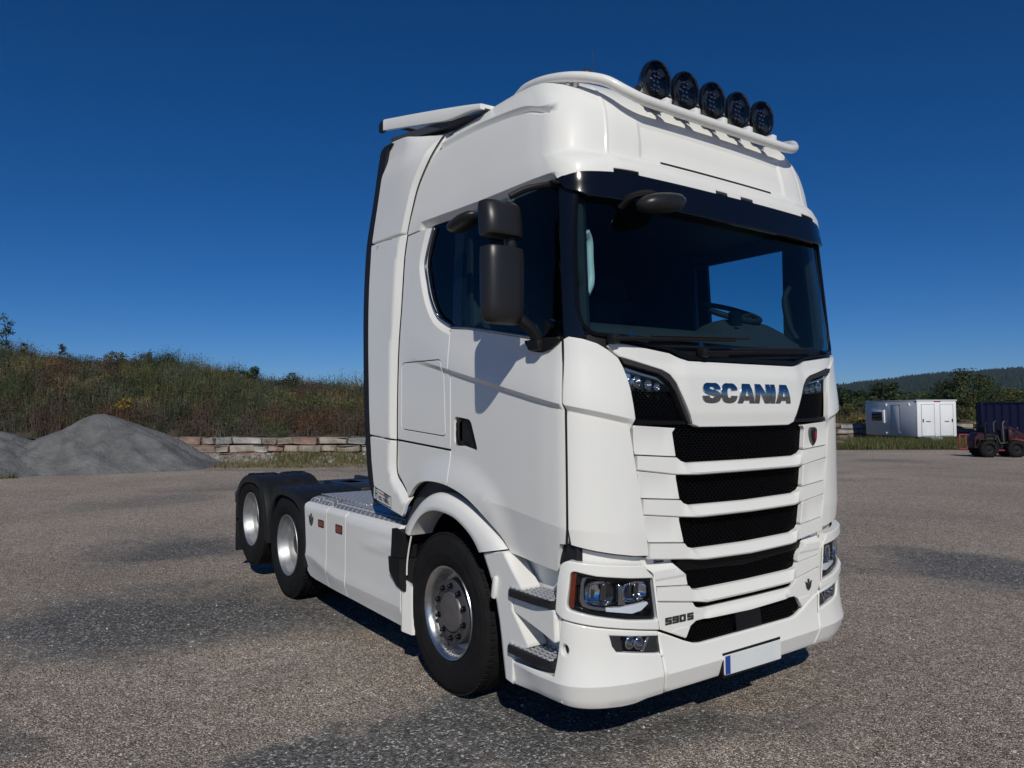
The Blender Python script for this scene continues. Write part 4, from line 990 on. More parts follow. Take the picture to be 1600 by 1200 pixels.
for (x0, x1, z0, z1), par in (((-2.13, -2.012, .822, .872), sk[0]), ((-1.735, -1.607, .819, .876), sk[1])):
    panel('marker_lamp', rnd([(x0, z0), (x1, z0), (x1, z1), (x0, z1)], .012), 'amber_lit', par, both=True, fn=XZ(-1.268), up=-1, thick=.012, grid=.1, r=.003)
    panel('marker_base', rnd([(x0 - .008, z0 - .008), (x1 + .008, z0 - .008), (x1 + .008, z1 + .008), (x0 - .008, z1 + .008)], .014), 'seal', par, both=True, fn=XZ(-1.2665), up=-1, thick=.02, grid=.1, r=.003)
v8((-2.305, .855), .115, .115, lambda u, v: (u, -1.262, v), sk[0][0], -.004) if False else None
def vx(u, v): return (-u, -1.262, v)
v8((2.305, .858), .12, .115, vx, sk[0][0], .006)
# ---- deck behind the cab
ck = bpy.data.materials.new('checker_plate'); ck.use_nodes = True; MATS['checker'] = ck
n = ck.node_tree.nodes; l = ck.node_tree.links; b = n['Principled BSDF']; b.inputs['Metallic'].default_value = .3; b.inputs['Roughness'].default_value = .45
tc = n.new('ShaderNodeTexCoord'); br = n.new('ShaderNodeTexBrick'); br.inputs['Scale'].default_value = 1; br.inputs['Brick Width'].default_value = .085; br.inputs['Row Height'].default_value = .042
br.inputs['Mortar Size'].default_value = .006; br.inputs['Mortar Smooth'].default_value = .4; br.inputs['Color1'].default_value = (.20, .21, .23, 1); br.inputs['Color2'].default_value = (.25, .26, .28, 1); br.inputs['Mortar'].default_value = (.72, .73, .75, 1)
bp = n.new('ShaderNodeBump'); bp.inputs['Strength'].default_value = .8; bp.inputs['Distance'].default_value = .006; bp.invert = False
l.new(tc.outputs['Object'], br.inputs['Vector']); l.new(br.outputs['Color'], b.inputs['Base Color']); l.new(br.outputs['Fac'], bp.inputs['Height']); l.new(bp.outputs[0], b.inputs['Normal'])
for x0, x1 in ((-2.47, -2.33), (-2.26, -2.01), (-1.90, -.64)):
    secs = [[(x, -1.215, 1.000), (x, -1.20, 1.022), (x, -1.155, 1.045), (x, -1.0, 1.048), (x, 1.0, 1.048), (x, 1.155, 1.045), (x, 1.20, 1.022), (x, 1.215, 1.0), (x, 1.2, .985), (x, -1.2, .985)] for x in (x0, x1)]
    emit('deck_plate', *loft(secs, True), 'checker', TR, angle=20)
panel('deck_plate', [(-2.5, -1.10), (-1.5, -1.10), (-1.5, 1.1), (-2.5, 1.1)], 'checker', TR, fn=XY(1.060), up=-1, thick=.02, grid=.4)
m = MB(); m.box((-1.55, 0, .93), (1.95, 2.3, .08)); m.done('deck_support', 'seal', TR)
# ---- sticker on the lower deflector
def stk(u, v): x, y, z = dfl(u, v); return (x, y - .035, z)
st = panel('sticker', [(3.47, 1.168), (3.175, 1.122), (3.175, 1.205), (3.47, 1.262)], 'sticker_white', TR, fn=stk, thick=.002, grid=.1, r=0)
def sk_(a, b): return (3.47 - .295 * a, 1.168 - .046 * a + (.094 - .011 * a) * b)
def bar_(a0, b0, a1, b1): return [sk_(a0, b0), sk_(a1, b0), sk_(a1, b1), sk_(a0, b1)]
strokes('sticker_border', [bar_(0, 0, 1, .05), bar_(0, .95, 1, 1), bar_(0, .05, .012, .95), bar_(.988, .05, 1, .95)], None, None, None, 'ink', st, fnc=stk, off=.0015, depth=.001, r=0)
strokes('sticker_logo', [bar_(.09, .22, .125, .82), bar_(.185, .22, .22, .82), bar_(.125, .46, .185, .58), bar_(.10, .10, .21, .15), bar_(.10, .88, .21, .93)], None, None, None, 'ink_green', st, fnc=stk, off=.0015, depth=.001, r=0)
GL = {'H': [(0, 0, .25, 1), (.75, 0, 1, 1), (.25, .4, .75, .6)], 'O': [(0, 0, .25, 1), (.75, 0, 1, 1), (.25, 0, .75, .2), (.25, .8, .75, 1)], 'L': [(0, 0, .25, 1), (.25, 0, .9, .2)], 'T': [(.37, 0, .63, .8), (0, .8, 1, 1)],
      'A': [(0, 0, .25, .85), (.75, 0, 1, .85), (.1, .8, .9, 1), (.25, .35, .75, .52)], 'N': [(0, 0, .25, 1), (.75, 0, 1, 1), (.25, .55, .5, .9), (.5, .1, .75, .45)], 'E': [(0, 0, .25, 1), (.25, 0, .95, .2), (.25, .4, .85, .6), (.25, .8, .95, 1)]}
pol = []
for i, ch in enumerate('HOLTANEL'):
    for a, b_, c, d in GL[ch]: pol.append(bar_(.29 + (i + a * .8) * .080, .20 + .30 * b_, .29 + (i + c * .8) * .080, .20 + .30 * d))
strokes('sticker_text', pol, None, None, None, 'ink', st, fnc=stk, off=.0015, depth=.001, r=0)
strokes('sticker_small_text', [bar_(.29 + i * .036, .66, .31 + i * .036, .76 + .05 * (i % 3 == 0)) for i in range(10)], None, None, None, 'ink_red', st, fnc=stk, off=.0015, depth=.001, r=0)

# ------------------------------------------------------------------ chassis
m = MB()
for k in (1, -1): m.box((-1.9, k * .40, .86), (6.4, .08, .26), .01)
for x in (-4.9, -3.8, -2.6, -1.2, .6): m.box((x, 0, .86), (.12, .8, .2), .01)
m.done('chassis_frame', 'steel_dark', TR)
m = MB(); m.box((.0, 0, .50), (.16, 2.0, .14), .03); m.box((-3.11, 0, .51), (.2, 1.9, .2), .05); m.box((-4.34, 0, .63), (.18, 1.9, .18), .05); m.tube([(-3.35, 0, .52), (-2.9, 0, .52)], .26, 16); m.done('axle', 'steel_dark', TR)
m = MB(); m.box((-1.55, -.85, .62), (1.3, .55, .50), .05); m.box((-1.55, .85, .62), (1.3, .55, .50), .05); m.done('tank', 'steel_dark', TR)
m = MB(); m.box((-3.55, 0, 1.0), (.9, .85, .06), .02); m.box((-3.95, .25, 1.0), (.55, .22, .06), .02, rotm('Z', -12)); m.box((-3.95, -.25, 1.0), (.55, .22, .06), .02, rotm('Z', 12)); m.done('fifth_wheel', 'steel_dark', TR)
m = MB(); m.box((.75, 0, .7), (.9, 1.6, .7), .05); m.done('engine_block', 'seal', TR)
m = MB(); m.box((-1.13, -.30, 1.28), (.12, .55, .30), .03); m.box((-1.14, .4, 1.5), (.16, .5, .7), .03); m.done('rear_equipment', 'black_plastic', TR)
for i, (y, mm) in enumerate(((-.10, 'black_plastic'), (-.02, 'yellow'), (.06, 'black_plastic'), (.14, 'ink_red'), (.22, 'black_plastic'))):
    m = MB(); path = cr([(-1.18, y - .3, 1.30), (-1.26, y - .3, 1.26), (-1.30, y - .28, 1.18), (-1.34, y - .27, 1.09), (-1.30, y - .2, 1.07)], 6); m.tube(path, .014, 7); h = m.done('air_hose', 'black_plastic', TR)
    m = MB(); m.tube([(-1.17, y - .3, 1.31), (-1.25, y - .3, 1.27)], .030, 8); m.done('coupling', mm, h)
m = MB(); m.tube(cr([(-1.3, -.35, 1.24), (-1.7, -.3, 1.20), (-2.2, -.15, 1.17), (-2.35, -.1, 1.15)], 5), .016, 8); m.box((-1.28, -.36, 1.27), (.16, .14, .12), .03); m.box((-2.3, -.12, 1.15), (.25, .05, .05), .01); m.done('coupling_holder', 'seal', TR)

# ------------------------------------------------------------------ rear mudguards
drive = cr([(-2.452, .395), (-2.452, .70), (-2.50, .85), (-2.60, .965), (-2.78, 1.050), (-3.08, 1.085), (-3.30, 1.065), (-3.46, .98), (-3.55, .85), (-3.605, .68), (-3.625, .47)], 4)
tagg = cr([(-3.630, .47), (-3.655, .72), (-3.72, .92), (-3.83, 1.05), (-4.0, 1.115), (-4.22, 1.132), (-4.45, 1.11), (-4.64, 1.035), (-4.76, .92), (-4.80, .76), (-4.815, .60)], 4)
for path, c in ((drive, (-3.09, .50)), (tagg, (-4.27, .60))):
    secs = []
    for p in path:
        d = np.array(c) - p; d = d / np.linalg.norm(d)
        def q(t, y): a = p + d * t; return (a[0], y, a[1])
        row = [q(.085, -1.235), q(.080, -1.250), q(.03, -1.256), q(.006, -1.245), q(0, -1.21)]
        for y in np.linspace(-1.16, -.62, 13): row.append(q(.012 if int(round((y + 1.16) / .045)) % 3 == 1 else 0, y))
        row += [q(.03, -.61), q(.05, -.61), q(.025, -1.2), q(.085, -1.22)]
        secs.append(row)
    emit('mudguard', *loft(secs, True), 'mudguard', TR, both=True, angle=40)
m = MB(); m.box((-4.835, -.93, .43), (.02, .62, .44), .006); m.done('mud_flap', 'mudguard', TR, both=True)
m = MB(); m.box((-4.95, 0, .82), (.08, 2.3, .12), .01)
for k in (1, -1): m.box((-5.0, k * .95, .82), (.06, .5, .14), .015)
m.done('rear_crossbar', 'steel_dark', TR)

# ------------------------------------------------------------------ wheels
def wheel(name, x, z, kind, par=TR):
    out = []
    for side in (1, -1):
        w = empty('wheel', (x, -1.2 * side, z)); w.parent = par
        def put(nm, V, F, mm, parent=w, **k):
            V = np.array(V, float) * (1, side, 1); F = F if side == 1 else [tuple(reversed(f)) for f in F]
            return emit(nm, V, F, mm, parent, **k)
        wide = .36 if kind == 'steer' else .30
        Rt = .51
        def tyre(h0, wd):
            pr = [(.287, h0 - wd + .02), (.30, h0 - wd), (.345, h0 - wd - .018), (.42, h0 - wd - .026), (.475, h0 - wd - .012), (Rt - .008, h0 - wd + .02), (Rt, h0 - wd + .045)]
            tr_ = wd - .09 + .06; n_ = 4
            for g in range(n_):
                cpos = h0 - wd + .045 + (wd - .075) * (g + .6) / n_
                pr += [(Rt + .001, cpos - .008), (Rt - .014, cpos - .005), (Rt - .014, cpos + .005), (Rt + .001, cpos + .008)]
            pr += [(Rt, h0 - .03), (Rt - .006, h0 - .006), (Rt - .022, h0 + .010), (.470, h0 + .020), (.466, h0 + .0225), (.455, h0 + .0225), (.451, h0 + .0265), (.42, h0 + .030), (.40, h0 + .0300), (.398, h0 + .0320), (.372, h0 + .0312), (.370, h0 + .0288), (.345, h0 + .024), (.322, h0 + .0145), (.306, h0 + .006), (.298, h0 - .004), (.290, h0 - .02)]
            return pr
        put('tyre', *lathe(tyre(0, wide), n=96), 'rubber', angle=30)
        # shoulder blocks of the tread
        mb = MB()
        for k in range(72):
            a = 2 * math.pi * k / 72; rm = rotm('Y', -math.degrees(a)); V, F = rbox((Rt - .002, .012, 0), (.012, .03, .030), .002, None, 1); mb.add(np.array(V) @ rm.T, F)
        tag(put('tread_blocks', mb.V, mb.F, 'rubber'), kind='stuff')
        if kind == 'steer':
            rim = [(.280, -.20), (.286, -.02), (.294, .0), (.300, .006), (.297, .012), (.290, .010), (.283, .001), (.272, -.012), (.266, -.035), (.262, -.075), (.246, -.095), (.222, -.098), (.212, -.085)]
            put('rim', *lathe(rim, n=72), 'rim_edge', angle=40)
            put('wheel_disc', *lathe([(.214, -.095), (.209, -.050), (.202, -.030), (.190, -.023), (.145, -.022), (.135, -.020), (.132, -.03)], n=64), 'rim_dark', angle=40)
            put('hub_cap', *lathe([(.134, -.04), (.128, -.016), (.122, -.010), (.112, -.006), (.105, -.008), (.100, -.006), (.05, -.003), (0, -.002)], n=48), 'hub_grey', angle=40)
            for k in range(10):
                a = 2 * math.pi * (k + .5) / 10; V, F = lathe([(.0, .026), (.010, .025), (.0135, .020), (.0145, .008), (.021, .004), (.021, -.005)], (.1675 * math.cos(a), .022, .1675 * math.sin(a)), 12)
                put('wheel_nut', V, F, 'black_gloss', angle=30)
        else:
            rim = [(.280, -.25), (.286, -.02), (.294, .0), (.300, .006), (.297, .012), (.290, .010), (.284, .0), (.276, -.014), (.268, -.03), (.264, -.06), (.254, -.072), (.250, -.10), (.247, -.150), (.240, -.172), (.225, -.185), (.20, -.190), (.165, -.192), (.150, -.185)]
            put('rim', *lathe(rim, n=72), 'rim_silver', angle=40)
            put('wheel_hub', *lathe([(.155, -.19), (.148, -.14), (.135, -.118), (.12, -.112), (.10, -.09), (.06, -.085), (0, -.084)], n=40), 'steel_dark', angle=40)
            for k in range(10):
                a = 2 * math.pi * (k + .5) / 10; V, F = lathe([(.0, .03), (.014, .029), (.016, .0)], (.18 * math.cos(a), .19, .18 * math.sin(a)), 8); put('wheel_nut', V, F, 'steel_dark', angle=30)
            put('inner_tyre', *lathe(tyre(-.34, .29), n=64), 'rubber', angle=30)
        out.append(w)
    return out
wheel('front', 0, .511, 'steer'); wheel('drive', -3.11, .511, 'drive'); wheel('tag', -4.337, .631, 'tag')
# ------------------------------------------------------------------ ground
gm = bpy.data.materials.new('gravel'); gm.use_nodes = True; MATS['gravel'] = gm
def gravel_nodes(m):
    n = m.node_tree.nodes; l = m.node_tree.links; b = n['Principled BSDF']; b.inputs['Roughness'].default_value = .9; b.inputs['Specular IOR Level'].default_value = .25
    tc = n.new('ShaderNodeTexCoord')
    def noise(sc, det, rough=.5):
        t = n.new('ShaderNodeTexNoise'); t.inputs['Scale'].default_value = sc; t.inputs['Detail'].default_value = det; t.inputs['Roughness'].default_value = rough; l.new(tc.outputs['Object'], t.inputs['Vector']); return t
    def ramp(src, stops):
        r = n.new('ShaderNodeValToRGB'); el_ = r.color_ramp.elements
        while len(el_) < len(stops): el_.new(.5)
        for e_, (p, c) in zip(el_, stops): e_.position = p; e_.color = (*c, 1) if len(c) == 3 else c
        l.new(src, r.inputs[0]); return r
    # single stones
    v1 = n.new('ShaderNodeTexVoronoi'); v1.inputs['Scale'].default_value = 66; l.new(tc.outputs['Object'], v1.inputs['Vector'])
    v2 = n.new('ShaderNodeTexVoronoi'); v2.inputs['Scale'].default_value = 112; l.new(tc.outputs['Object'], v2.inputs['Vector'])
    big = noise(.16, 3, .55); mid = noise(1.1, 5, .6); fine = noise(9, 6, .65)
    sep = n.new('ShaderNodeSeparateColor'); l.new(v1.outputs['Color'], sep.inputs[0])
    sep2 = n.new('ShaderNodeSeparateColor'); l.new(v2.outputs['Color'], sep2.inputs[0])
    brown = ramp(sep2.outputs[0], [(0, (.105, .084, .066)), (.3, (.265, .214, .170)), (.6, (.425, .348, .280)), (.86, (.62, .520, .432)), (1, (.93, .86, .76))])
    dark = ramp(sep.outputs[1], [(0, (.070, .068, .066)), (.5, (.14, .136, .130)), (.85, (.23, .225, .215)), (.93, (.40, .39, .375)), (1, (.58, .57, .55))])
    ad = n.new('ShaderNodeMath'); ad.operation = 'MULTIPLY_ADD'; ad.inputs[1].default_value = .30; l.new(mid.outputs[0], ad.inputs[0]); l.new(big.outputs[0], ad.inputs[2])
    # darker, coarser stone lies in drifts of its own
    mp = n.new('ShaderNodeSeparateXYZ'); wob = noise(.42, 6, .62); wv = n.new('ShaderNodeVectorMath'); wv.operation = 'MULTIPLY_ADD'; wv.inputs[1].default_value = (4.4, 4.4, 0); l.new(wob.outputs['Color'], wv.inputs[0]); l.new(tc.outputs['Object'], wv.inputs[2]); l.new(wv.outputs[0], mp.inputs[0])
    acc = None
    def mth(op, a_, b_=None, c_=None):
        q = n.new('ShaderNodeMath'); q.operation = op
        for i_, x_ in enumerate((a_, b_, c_)):
            if x_ is None: continue
            if isinstance(x_, (int, float)): q.inputs[i_].default_value = x_
            else: l.new(x_, q.inputs[i_])
        return q.outputs[0]
    for (cx, cy, ca, sa, ra, rb, wt) in DRIFTS:
        dx = mth('SUBTRACT', mp.outputs[0], cx + 2.2); dy = mth('SUBTRACT', mp.outputs[1], cy + 2.2)
        u = mth('ADD', mth('MULTIPLY', dx, ca / ra), mth('MULTIPLY', dy, sa / ra)); w_ = mth('ADD', mth('MULTIPLY', dx, -sa / rb), mth('MULTIPLY', dy, ca / rb))
        d = mth('SQRT', mth('ADD', mth('MULTIPLY', u, u), mth('MULTIPLY', w_, w_)))
        r_ = n.new('ShaderNodeMapRange'); r_.interpolation_type = 'SMOOTHSTEP'; r_.inputs[1].default_value = 1.55; r_.inputs[2].default_value = .45; r_.inputs[3].default_value = 0; r_.inputs[4].default_value = wt; l.new(d, r_.inputs[0])
        acc = r_.outputs[0] if acc is None else mth('MAXIMUM', acc, r_.outputs[0])
    lowf = n.new('ShaderNodeMapRange'); lowf.inputs[1].default_value = .72; lowf.inputs[2].default_value = .92; lowf.inputs[3].default_value = 0; lowf.inputs[4].default_value = .8; l.new(ad.outputs[0], lowf.inputs[0])
    class _M: pass
    msk = _M(); msk.outputs = [mth('MAXIMUM', acc, lowf.outputs[0])]
    mx = n.new('ShaderNodeMix'); mx.data_type = 'RGBA'; l.new(msk.outputs[0], mx.inputs[0]); l.new(brown.outputs[0], mx.inputs[6]); l.new(dark.outputs[0], mx.inputs[7])
    mv = n.new('ShaderNodeMapRange'); mv.inputs[1].default_value = .25; mv.inputs[2].default_value = .75; mv.inputs[3].default_value = .72; mv.inputs[4].default_value = 1.28; l.new(fine.outputs[0], mv.inputs[0])
    m2 = n.new('ShaderNodeMix'); m2.data_type = 'RGBA'; m2.blend_type = 'MULTIPLY'; m2.inputs[0].default_value = 1; l.new(mx.outputs[2], m2.inputs[6]); l.new(mv.outputs[0], m2.inputs[7])
    tone = noise(.23, 5, .6); tm = n.new('ShaderNodeMapRange'); tm.inputs[1].default_value = .32; tm.inputs[2].default_value = .70; tm.inputs[3].default_value = .92; tm.inputs[4].default_value = 1.40; l.new(tone.outputs[0], tm.inputs[0])
    m3 = n.new('ShaderNodeMix'); m3.data_type = 'RGBA'; m3.blend_type = 'MULTIPLY'; m3.inputs[0].default_value = 1; l.new(m2.outputs[2], m3.inputs[6]); l.new(tm.outputs[0], m3.inputs[7])
    l.new(m3.outputs[2], b.inputs['Base Color'])
    h = n.new('ShaderNodeMath'); h.operation = 'MULTIPLY_ADD'; h.inputs[1].default_value = .6; l.new(v1.outputs['Distance'], h.inputs[0]); l.new(v2.outputs['Distance'], h.inputs[2])
    h2 = n.new('ShaderNodeMath'); h2.operation = 'MULTIPLY_ADD'; h2.inputs[1].default_value = -1.2; l.new(fine.outputs[0], h2.inputs[0]); l.new(h.outputs[0], h2.inputs[2])
    bp = n.new('ShaderNodeBump'); bp.inputs['Strength'].default_value = 1.0; bp.inputs['Distance'].default_value = .018; bp.invert = True
    l.new(h2.outputs[0], bp.inputs['Height']); l.new(bp.outputs[0], b.inputs['Normal'])
def gp(px, py):
    d = CAM_V + (px - 800) / CAM_F * CAM_R - (py - 600) / CAM_F * CAM_U; p = CAM_O - d * CAM_O[2] / d[2]; return p[:2]
DRIFTS = []
for (x0, y0, x1, y1, rb, wt) in ((-150, 990, 640, 930, 1.0, 1), (210, 850, 460, 858, .75, .9), (250, 1225, 1150, 1150, .5, 1), (1330, 870, 1750, 905, .95, .95), (1010, 1165, 1270, 1090, .25, .55), (-100, 1100, 60, 1130, .3, .6), (90, 800, 330, 770, .8, .45)):
    a_, b_ = gp(x0, y0), gp(x1, y1); c_ = (a_ + b_) / 2; d_ = (b_ - a_) / 2; L_ = np.linalg.norm(d_); DRIFTS.append((c_[0], c_[1], d_[0] / L_, d_[1] / L_, L_, rb, wt))
gravel_nodes(gm)
S_ = 2700
V = [(-S_, -S_, 0), (S_, -S_, 0), (S_, S_, 0), (-S_, S_, 0)]
tag(emit('ground', V, [(0, 1, 2, 3)], 'gravel', smooth=False), kind='structure')
# loose stones near the camera
rng = random.Random(7); nr = np.random.default_rng(7)
def stones(n_, lo, hi, s0, s1, name, mats, spread=1.0):
    ico = [(0, 0, 1), (.9, 0, .3), (-.3, .85, .3), (-.6, -.65, .3), (.35, .6, -.4), (.3, -.7, -.4), (-.8, .1, -.4)]
    fc = [(0, 1, 2), (0, 2, 3), (0, 3, 1), (1, 4, 2), (2, 6, 3), (3, 5, 1), (1, 5, 4), (2, 4, 6), (3, 6, 5)]
    V = []; F = []; mi = []; I = np.array(ico)
    for i in range(n_):
        d = lo * (hi / lo) ** nr.random(); px = -60 + 1720 * nr.random(); p = gnd(px, d)
        s = s0 + (s1 - s0) * nr.random() ** 3
        A = I * (1 + .35 * nr.normal(size=(7, 1))) * s * (1, .8 + .4 * nr.random(), .55 + .3 * nr.random()); t = nr.random() * 6.28
        c, q = math.cos(t), math.sin(t); A = np.c_[A[:, 0] * c - A[:, 1] * q, A[:, 0] * q + A[:, 1] * c, A[:, 2]] + (p[0], p[1], s * .12)
        k = len(V); V += A.tolist(); F += [(a + k, b_ + k, c_ + k) for a, b_, c_ in fc]; mi += [int(nr.random() * len(mats))] * 9
    tag(emit(name, V, F, None, None, smooth=False, mats=mats, matidx=mi), name.replace('_', ' ') + ' scattered over the yard', kind='stuff')
for i, c in enumerate(((.13, .115, .10), (.20, .18, .16), (.09, .09, .09), (.30, .28, .26), (.45, .43, .40))): mat('pebble%d' % i, c, .85, var=.2, vscale=40)
stones(34000, 2.2, 18, .003, .011, 'loose_gravel', ['pebble0', 'pebble1', 'pebble2', 'pebble2', 'pebble0', 'pebble3', 'pebble1', 'pebble4'])
# ------------------------------------------------------------------ background
for nm, c in dict(weed_green=(.058, .071, .030), weed_dark=(.030, .038, .018), weed_brown=(.080, .058, .044), weed_rust=(.105, .055, .035), weed_olive=(.112, .106, .040), weed_grey=(.088, .098, .064), weed_straw=(.19, .145, .085), weed_yellow=(.36, .27, .02),
                  leaf_dark=(.022, .034, .014), leaf_mid=(.045, .066, .022), leaf_light=(.085, .105, .035), grass_green=(.060, .082, .026), grass_dry=(.16, .13, .065), forest=(.016, .026, .018), forest2=(.022, .034, .020)).items():
    m_ = mat(nm, c, .75, spec=.2, var=.3, vscale=.9)
mat('soil', (.060, .048, .034), .95, var=.35, vscale=1.2); mat('hill_green', (.018, .028, .018), .95, var=.3, vscale=.02)
mat('bark', (.07, .055, .045), .9, var=.3, vscale=6)

def cards(P, n, size, up=.5, rngen=nr):
    """n leaf triangles round the points P: returns vertex and face arrays"""
    P = np.asarray(P); d = rngen.normal(size=(n, 3)); d /= np.linalg.norm(d, axis=1)[:, None]
    e = np.cross(d, rngen.normal(size=(n, 3))); e /= np.linalg.norm(e, axis=1)[:, None]
    s = (size * (.6 + .8 * rngen.random(n)))[:, None]
    V = np.stack([P - d * s * .5 - e * s * .28, P - d * s * .5 * .2 + e * s * .32, P + d * s * .6], 1).reshape(-1, 3)
    return V, np.arange(3 * n).reshape(-1, 3)
def blades(B, h, w, lean, rngen=nr):
    """thin upright blades standing on the points B"""
    n = len(B); a = rngen.random(n) * 6.283; L = lean * rngen.random(n) * h; t = rngen.random(n) * 6.283
    ex = np.stack([np.cos(a), np.sin(a), np.zeros(n)], 1) * (w / 2)[:, None]; tip = B + np.stack([np.cos(t) * L, np.sin(t) * L, h], 1)
    V = np.stack([B - ex, B + ex, tip], 1).reshape(-1, 3); return V, np.arange(3 * n).reshape(-1, 3)
def big(name, V, F, mats, mi, parent=None):
    me = bpy.data.meshes.new(name); nv, nf = len(V), len(F)
    me.vertices.add(nv); me.vertices.foreach_set('co', np.asarray(V, np.float32).ravel())
    me.loops.add(nf * 3); me.loops.foreach_set('vertex_index', np.asarray(F, np.int32).ravel())
    me.polygons.add(nf); me.polygons.foreach_set('loop_start', np.arange(0, nf * 3, 3, dtype=np.int32)); me.polygons.foreach_set('loop_total', np.full(nf, 3, np.int32))
    for k in mats: me.materials.append(MATS[k])
    me.polygons.foreach_set('material_index', np.asarray(mi, np.int32)); me.update(); me.validate()
    o = bpy.data.objects.new(name, me); COL.objects.link(o)
    if parent: o.parent = parent
    return o

# ---- bank behind the yard on the left
CREST = [(-900, 572), (-300, 560), (-80, 560), (0, 562), (100, 572), (200, 575), (300, 587), (400, 602), (480, 611), (560, 617), (640, 622), (760, 627), (1000, 632), (1260, 636)]
def bank_pt(px, t):
    """t from the wall (0) to the crest (1) and the level ground behind it (2)"""
    if t <= 1:
        d = 34 + 13 * t; c = far(px, lerp(px, CREST), 47); g = gnd(px, d); z = .72 + (c[2] - .72) * (1 - (1 - t) ** 1.35)
        return np.array([g[0], g[1], z])
    c = far(px, lerp(px, CREST), 47); g = gnd(px, 47 + 60 * (t - 1)); return np.array([g[0], g[1], c[2] + .5 * (t - 1)])
px_ = np.linspace(-900, 1260, 100); ts = list(np.linspace(0, 1, 16)) + [1.2, 1.6, 2]
V = [bank_pt(p, t) + np.array((0, 0, .10 * math.sin(p * .05 + t * 9) * (t < 1))) for p in px_ for t in ts]; nt_ = len(ts)
F = [(i * nt_ + j, (i + 1) * nt_ + j, (i + 1) * nt_ + j + 1, i * nt_ + j + 1) for i in range(len(px_) - 1) for j in range(nt_ - 1)]
tag(emit('bank', V, F, 'soil', angle=180), kind='structure')
def vnoise(x, y, s=1.0):
    return math.sin(x * 1.3 * s + 1.7 * math.sin(y * .9 * s)) * .5 + math.sin(y * 1.7 * s + 2.1 * math.sin(x * .7 * s + 1)) * .5
WM = ['weed_green', 'weed_dark', 'weed_brown', 'weed_rust', 'weed_olive', 'weed_grey', 'weed_straw', 'weed_yellow']
VV = []; MI = []
for i in range(7600):
    px = -250 + 960 * nr.random() if i < 6000 else (-880 + 640 * nr.random() if i < 6700 else 700 + 540 * nr.random()); t = nr.random() ** .8 * 1.06; b = bank_pt(px, t); q = vnoise(px * .017, t * 2.6) + .30 * nr.normal(); q2 = vnoise(px * .05 + 9, t * 6) + .3 * nr.normal()
    cu, cv = px / 26 + .45 * math.sin(t * 11 + px * .03) + .25 * nr.normal(), t * 6 + .5 * math.sin(px * .06) + .18 * nr.normal(); hsh = (int(cu // 1) * 7919 + int(cv // 1) * 104729) % 1000 / 1000.
    if t < .24: k = (2, 1, 2, 3, 0, 2, 5)[int(hsh * 7)]
    elif q > .3: k = (0, 4, 5, 0, 4, 0, 1)[int(hsh * 7)]
    elif q > -.25: k = (0, 5, 2, 1, 0, 3, 4, 5)[int(hsh * 8)]
    else: k = (2, 3, 1, 2, 5, 3, 6, 0)[int(hsh * 8)]
    q2 = (hsh * 13) % 1 * 1.4 - .4
    h = (.28 + .40 * nr.random()) * (1.0 + .9 * max(0, q2)) * (1.25 if q > .45 else .8 if q < -.05 else 1) * (1.15 if t > .92 else 1); ns = 13
    bp_ = b + np.c_[nr.normal(size=(ns, 2)) * .20, np.zeros(ns)]
    v, _ = blades(bp_, h * (.55 + .75 * nr.random(ns)), np.full(ns, .034), .45); VV.append(v)
    nl = 20; st_ = bp_[nr.integers(0, ns, nl)] + np.c_[nr.normal(size=(nl, 2)) * .10, h * (.10 + .95 * nr.random(nl))]
    v, _ = cards(st_, nl, .095); VV.append(v); mk = np.full(ns + nl, k); mk[nr.random(ns + nl) < .12] = 1; MI.append(mk)
V = np.concatenate(VV); MI = np.concatenate(MI)
tag(big('bank_weeds', V, np.arange(len(V)).reshape(-1, 3), WM, MI), 'tall mixed weeds covering the bank above the stone wall', kind='stuff')

def plant(name, base, h, w, nleaf, leaf, mats, probs, label, cat, group=None, shape_='bush', trunk=.05, seed=0, limbs=7):
    """trunk with limbs and a crown of many small leaves in uneven clumps"""
    g = np.random.default_rng(seed); base = np.asarray(base, float); t = empty(name, base, 0, label, cat, group)
    mb = MB(); th = h * (.55 if shape_ != 'sapling' else .97)
    mb.tube([(0, 0, -.1), (.02 * h * g.normal(), .02 * h * g.normal(), th * .5), (.04 * h * g.normal(), .04 * h * g.normal(), th)], [trunk, trunk * .75, trunk * .3], 7)
    C = []
    for i in range(limbs):
        z = h * (.18 + .62 * (i + g.random()) / limbs); a = g.random() * 6.283; frac = z / h
        rad = w * .5 * (math.sqrt(max(.05, 1 - (2 * frac - .9) ** 2)) if shape_ == 'bush' else (1 - .75 * frac) if shape_ == 'cone' else (.9 - .6 * frac)) * (.55 + .6 * g.random())
        e = (rad * math.cos(a), rad * math.sin(a), z + .10 * h * (1 + g.random() * .8)); mb.tube([(0, 0, z * .72), (e[0] * .5, e[1] * .5, z), e], [trunk * .4, trunk * .25, trunk * .1], 5)
        for _ in range(4):
            f = .35 + .75 * g.random(); C.append((np.array(e) * f + (1 - f) * np.array((0, 0, z)) + g.normal(size=3) * w * .06, w * (.10 + .09 * g.random())))
    C.append((np.array((0, 0, h * .93)), w * .10))
    mb.done('trunk', 'bark', t)
    per = nleaf // len(C); VV = []; MI = []
    for c, r_ in C:
        d = g.normal(size=(per, 3)); d /= np.linalg.norm(d, axis=1)[:, None]; P = c + d * r_ * (g.random(per) ** .45)[:, None] * (1, 1, .8)
        P[:, 2] = np.clip(P[:, 2], .02 * h, h * 1.02); v, _ = cards(P, per, leaf, rngen=g); VV.append(v); k0 = g.choice(len(mats), p=probs); MI.append(np.where(g.random(per) < .6, k0, g.choice(len(mats), per, p=probs)))
    V = np.concatenate(VV); big('crown', V, np.arange(len(V)).reshape(-1, 3), mats, np.concatenate(MI), t)
    return t
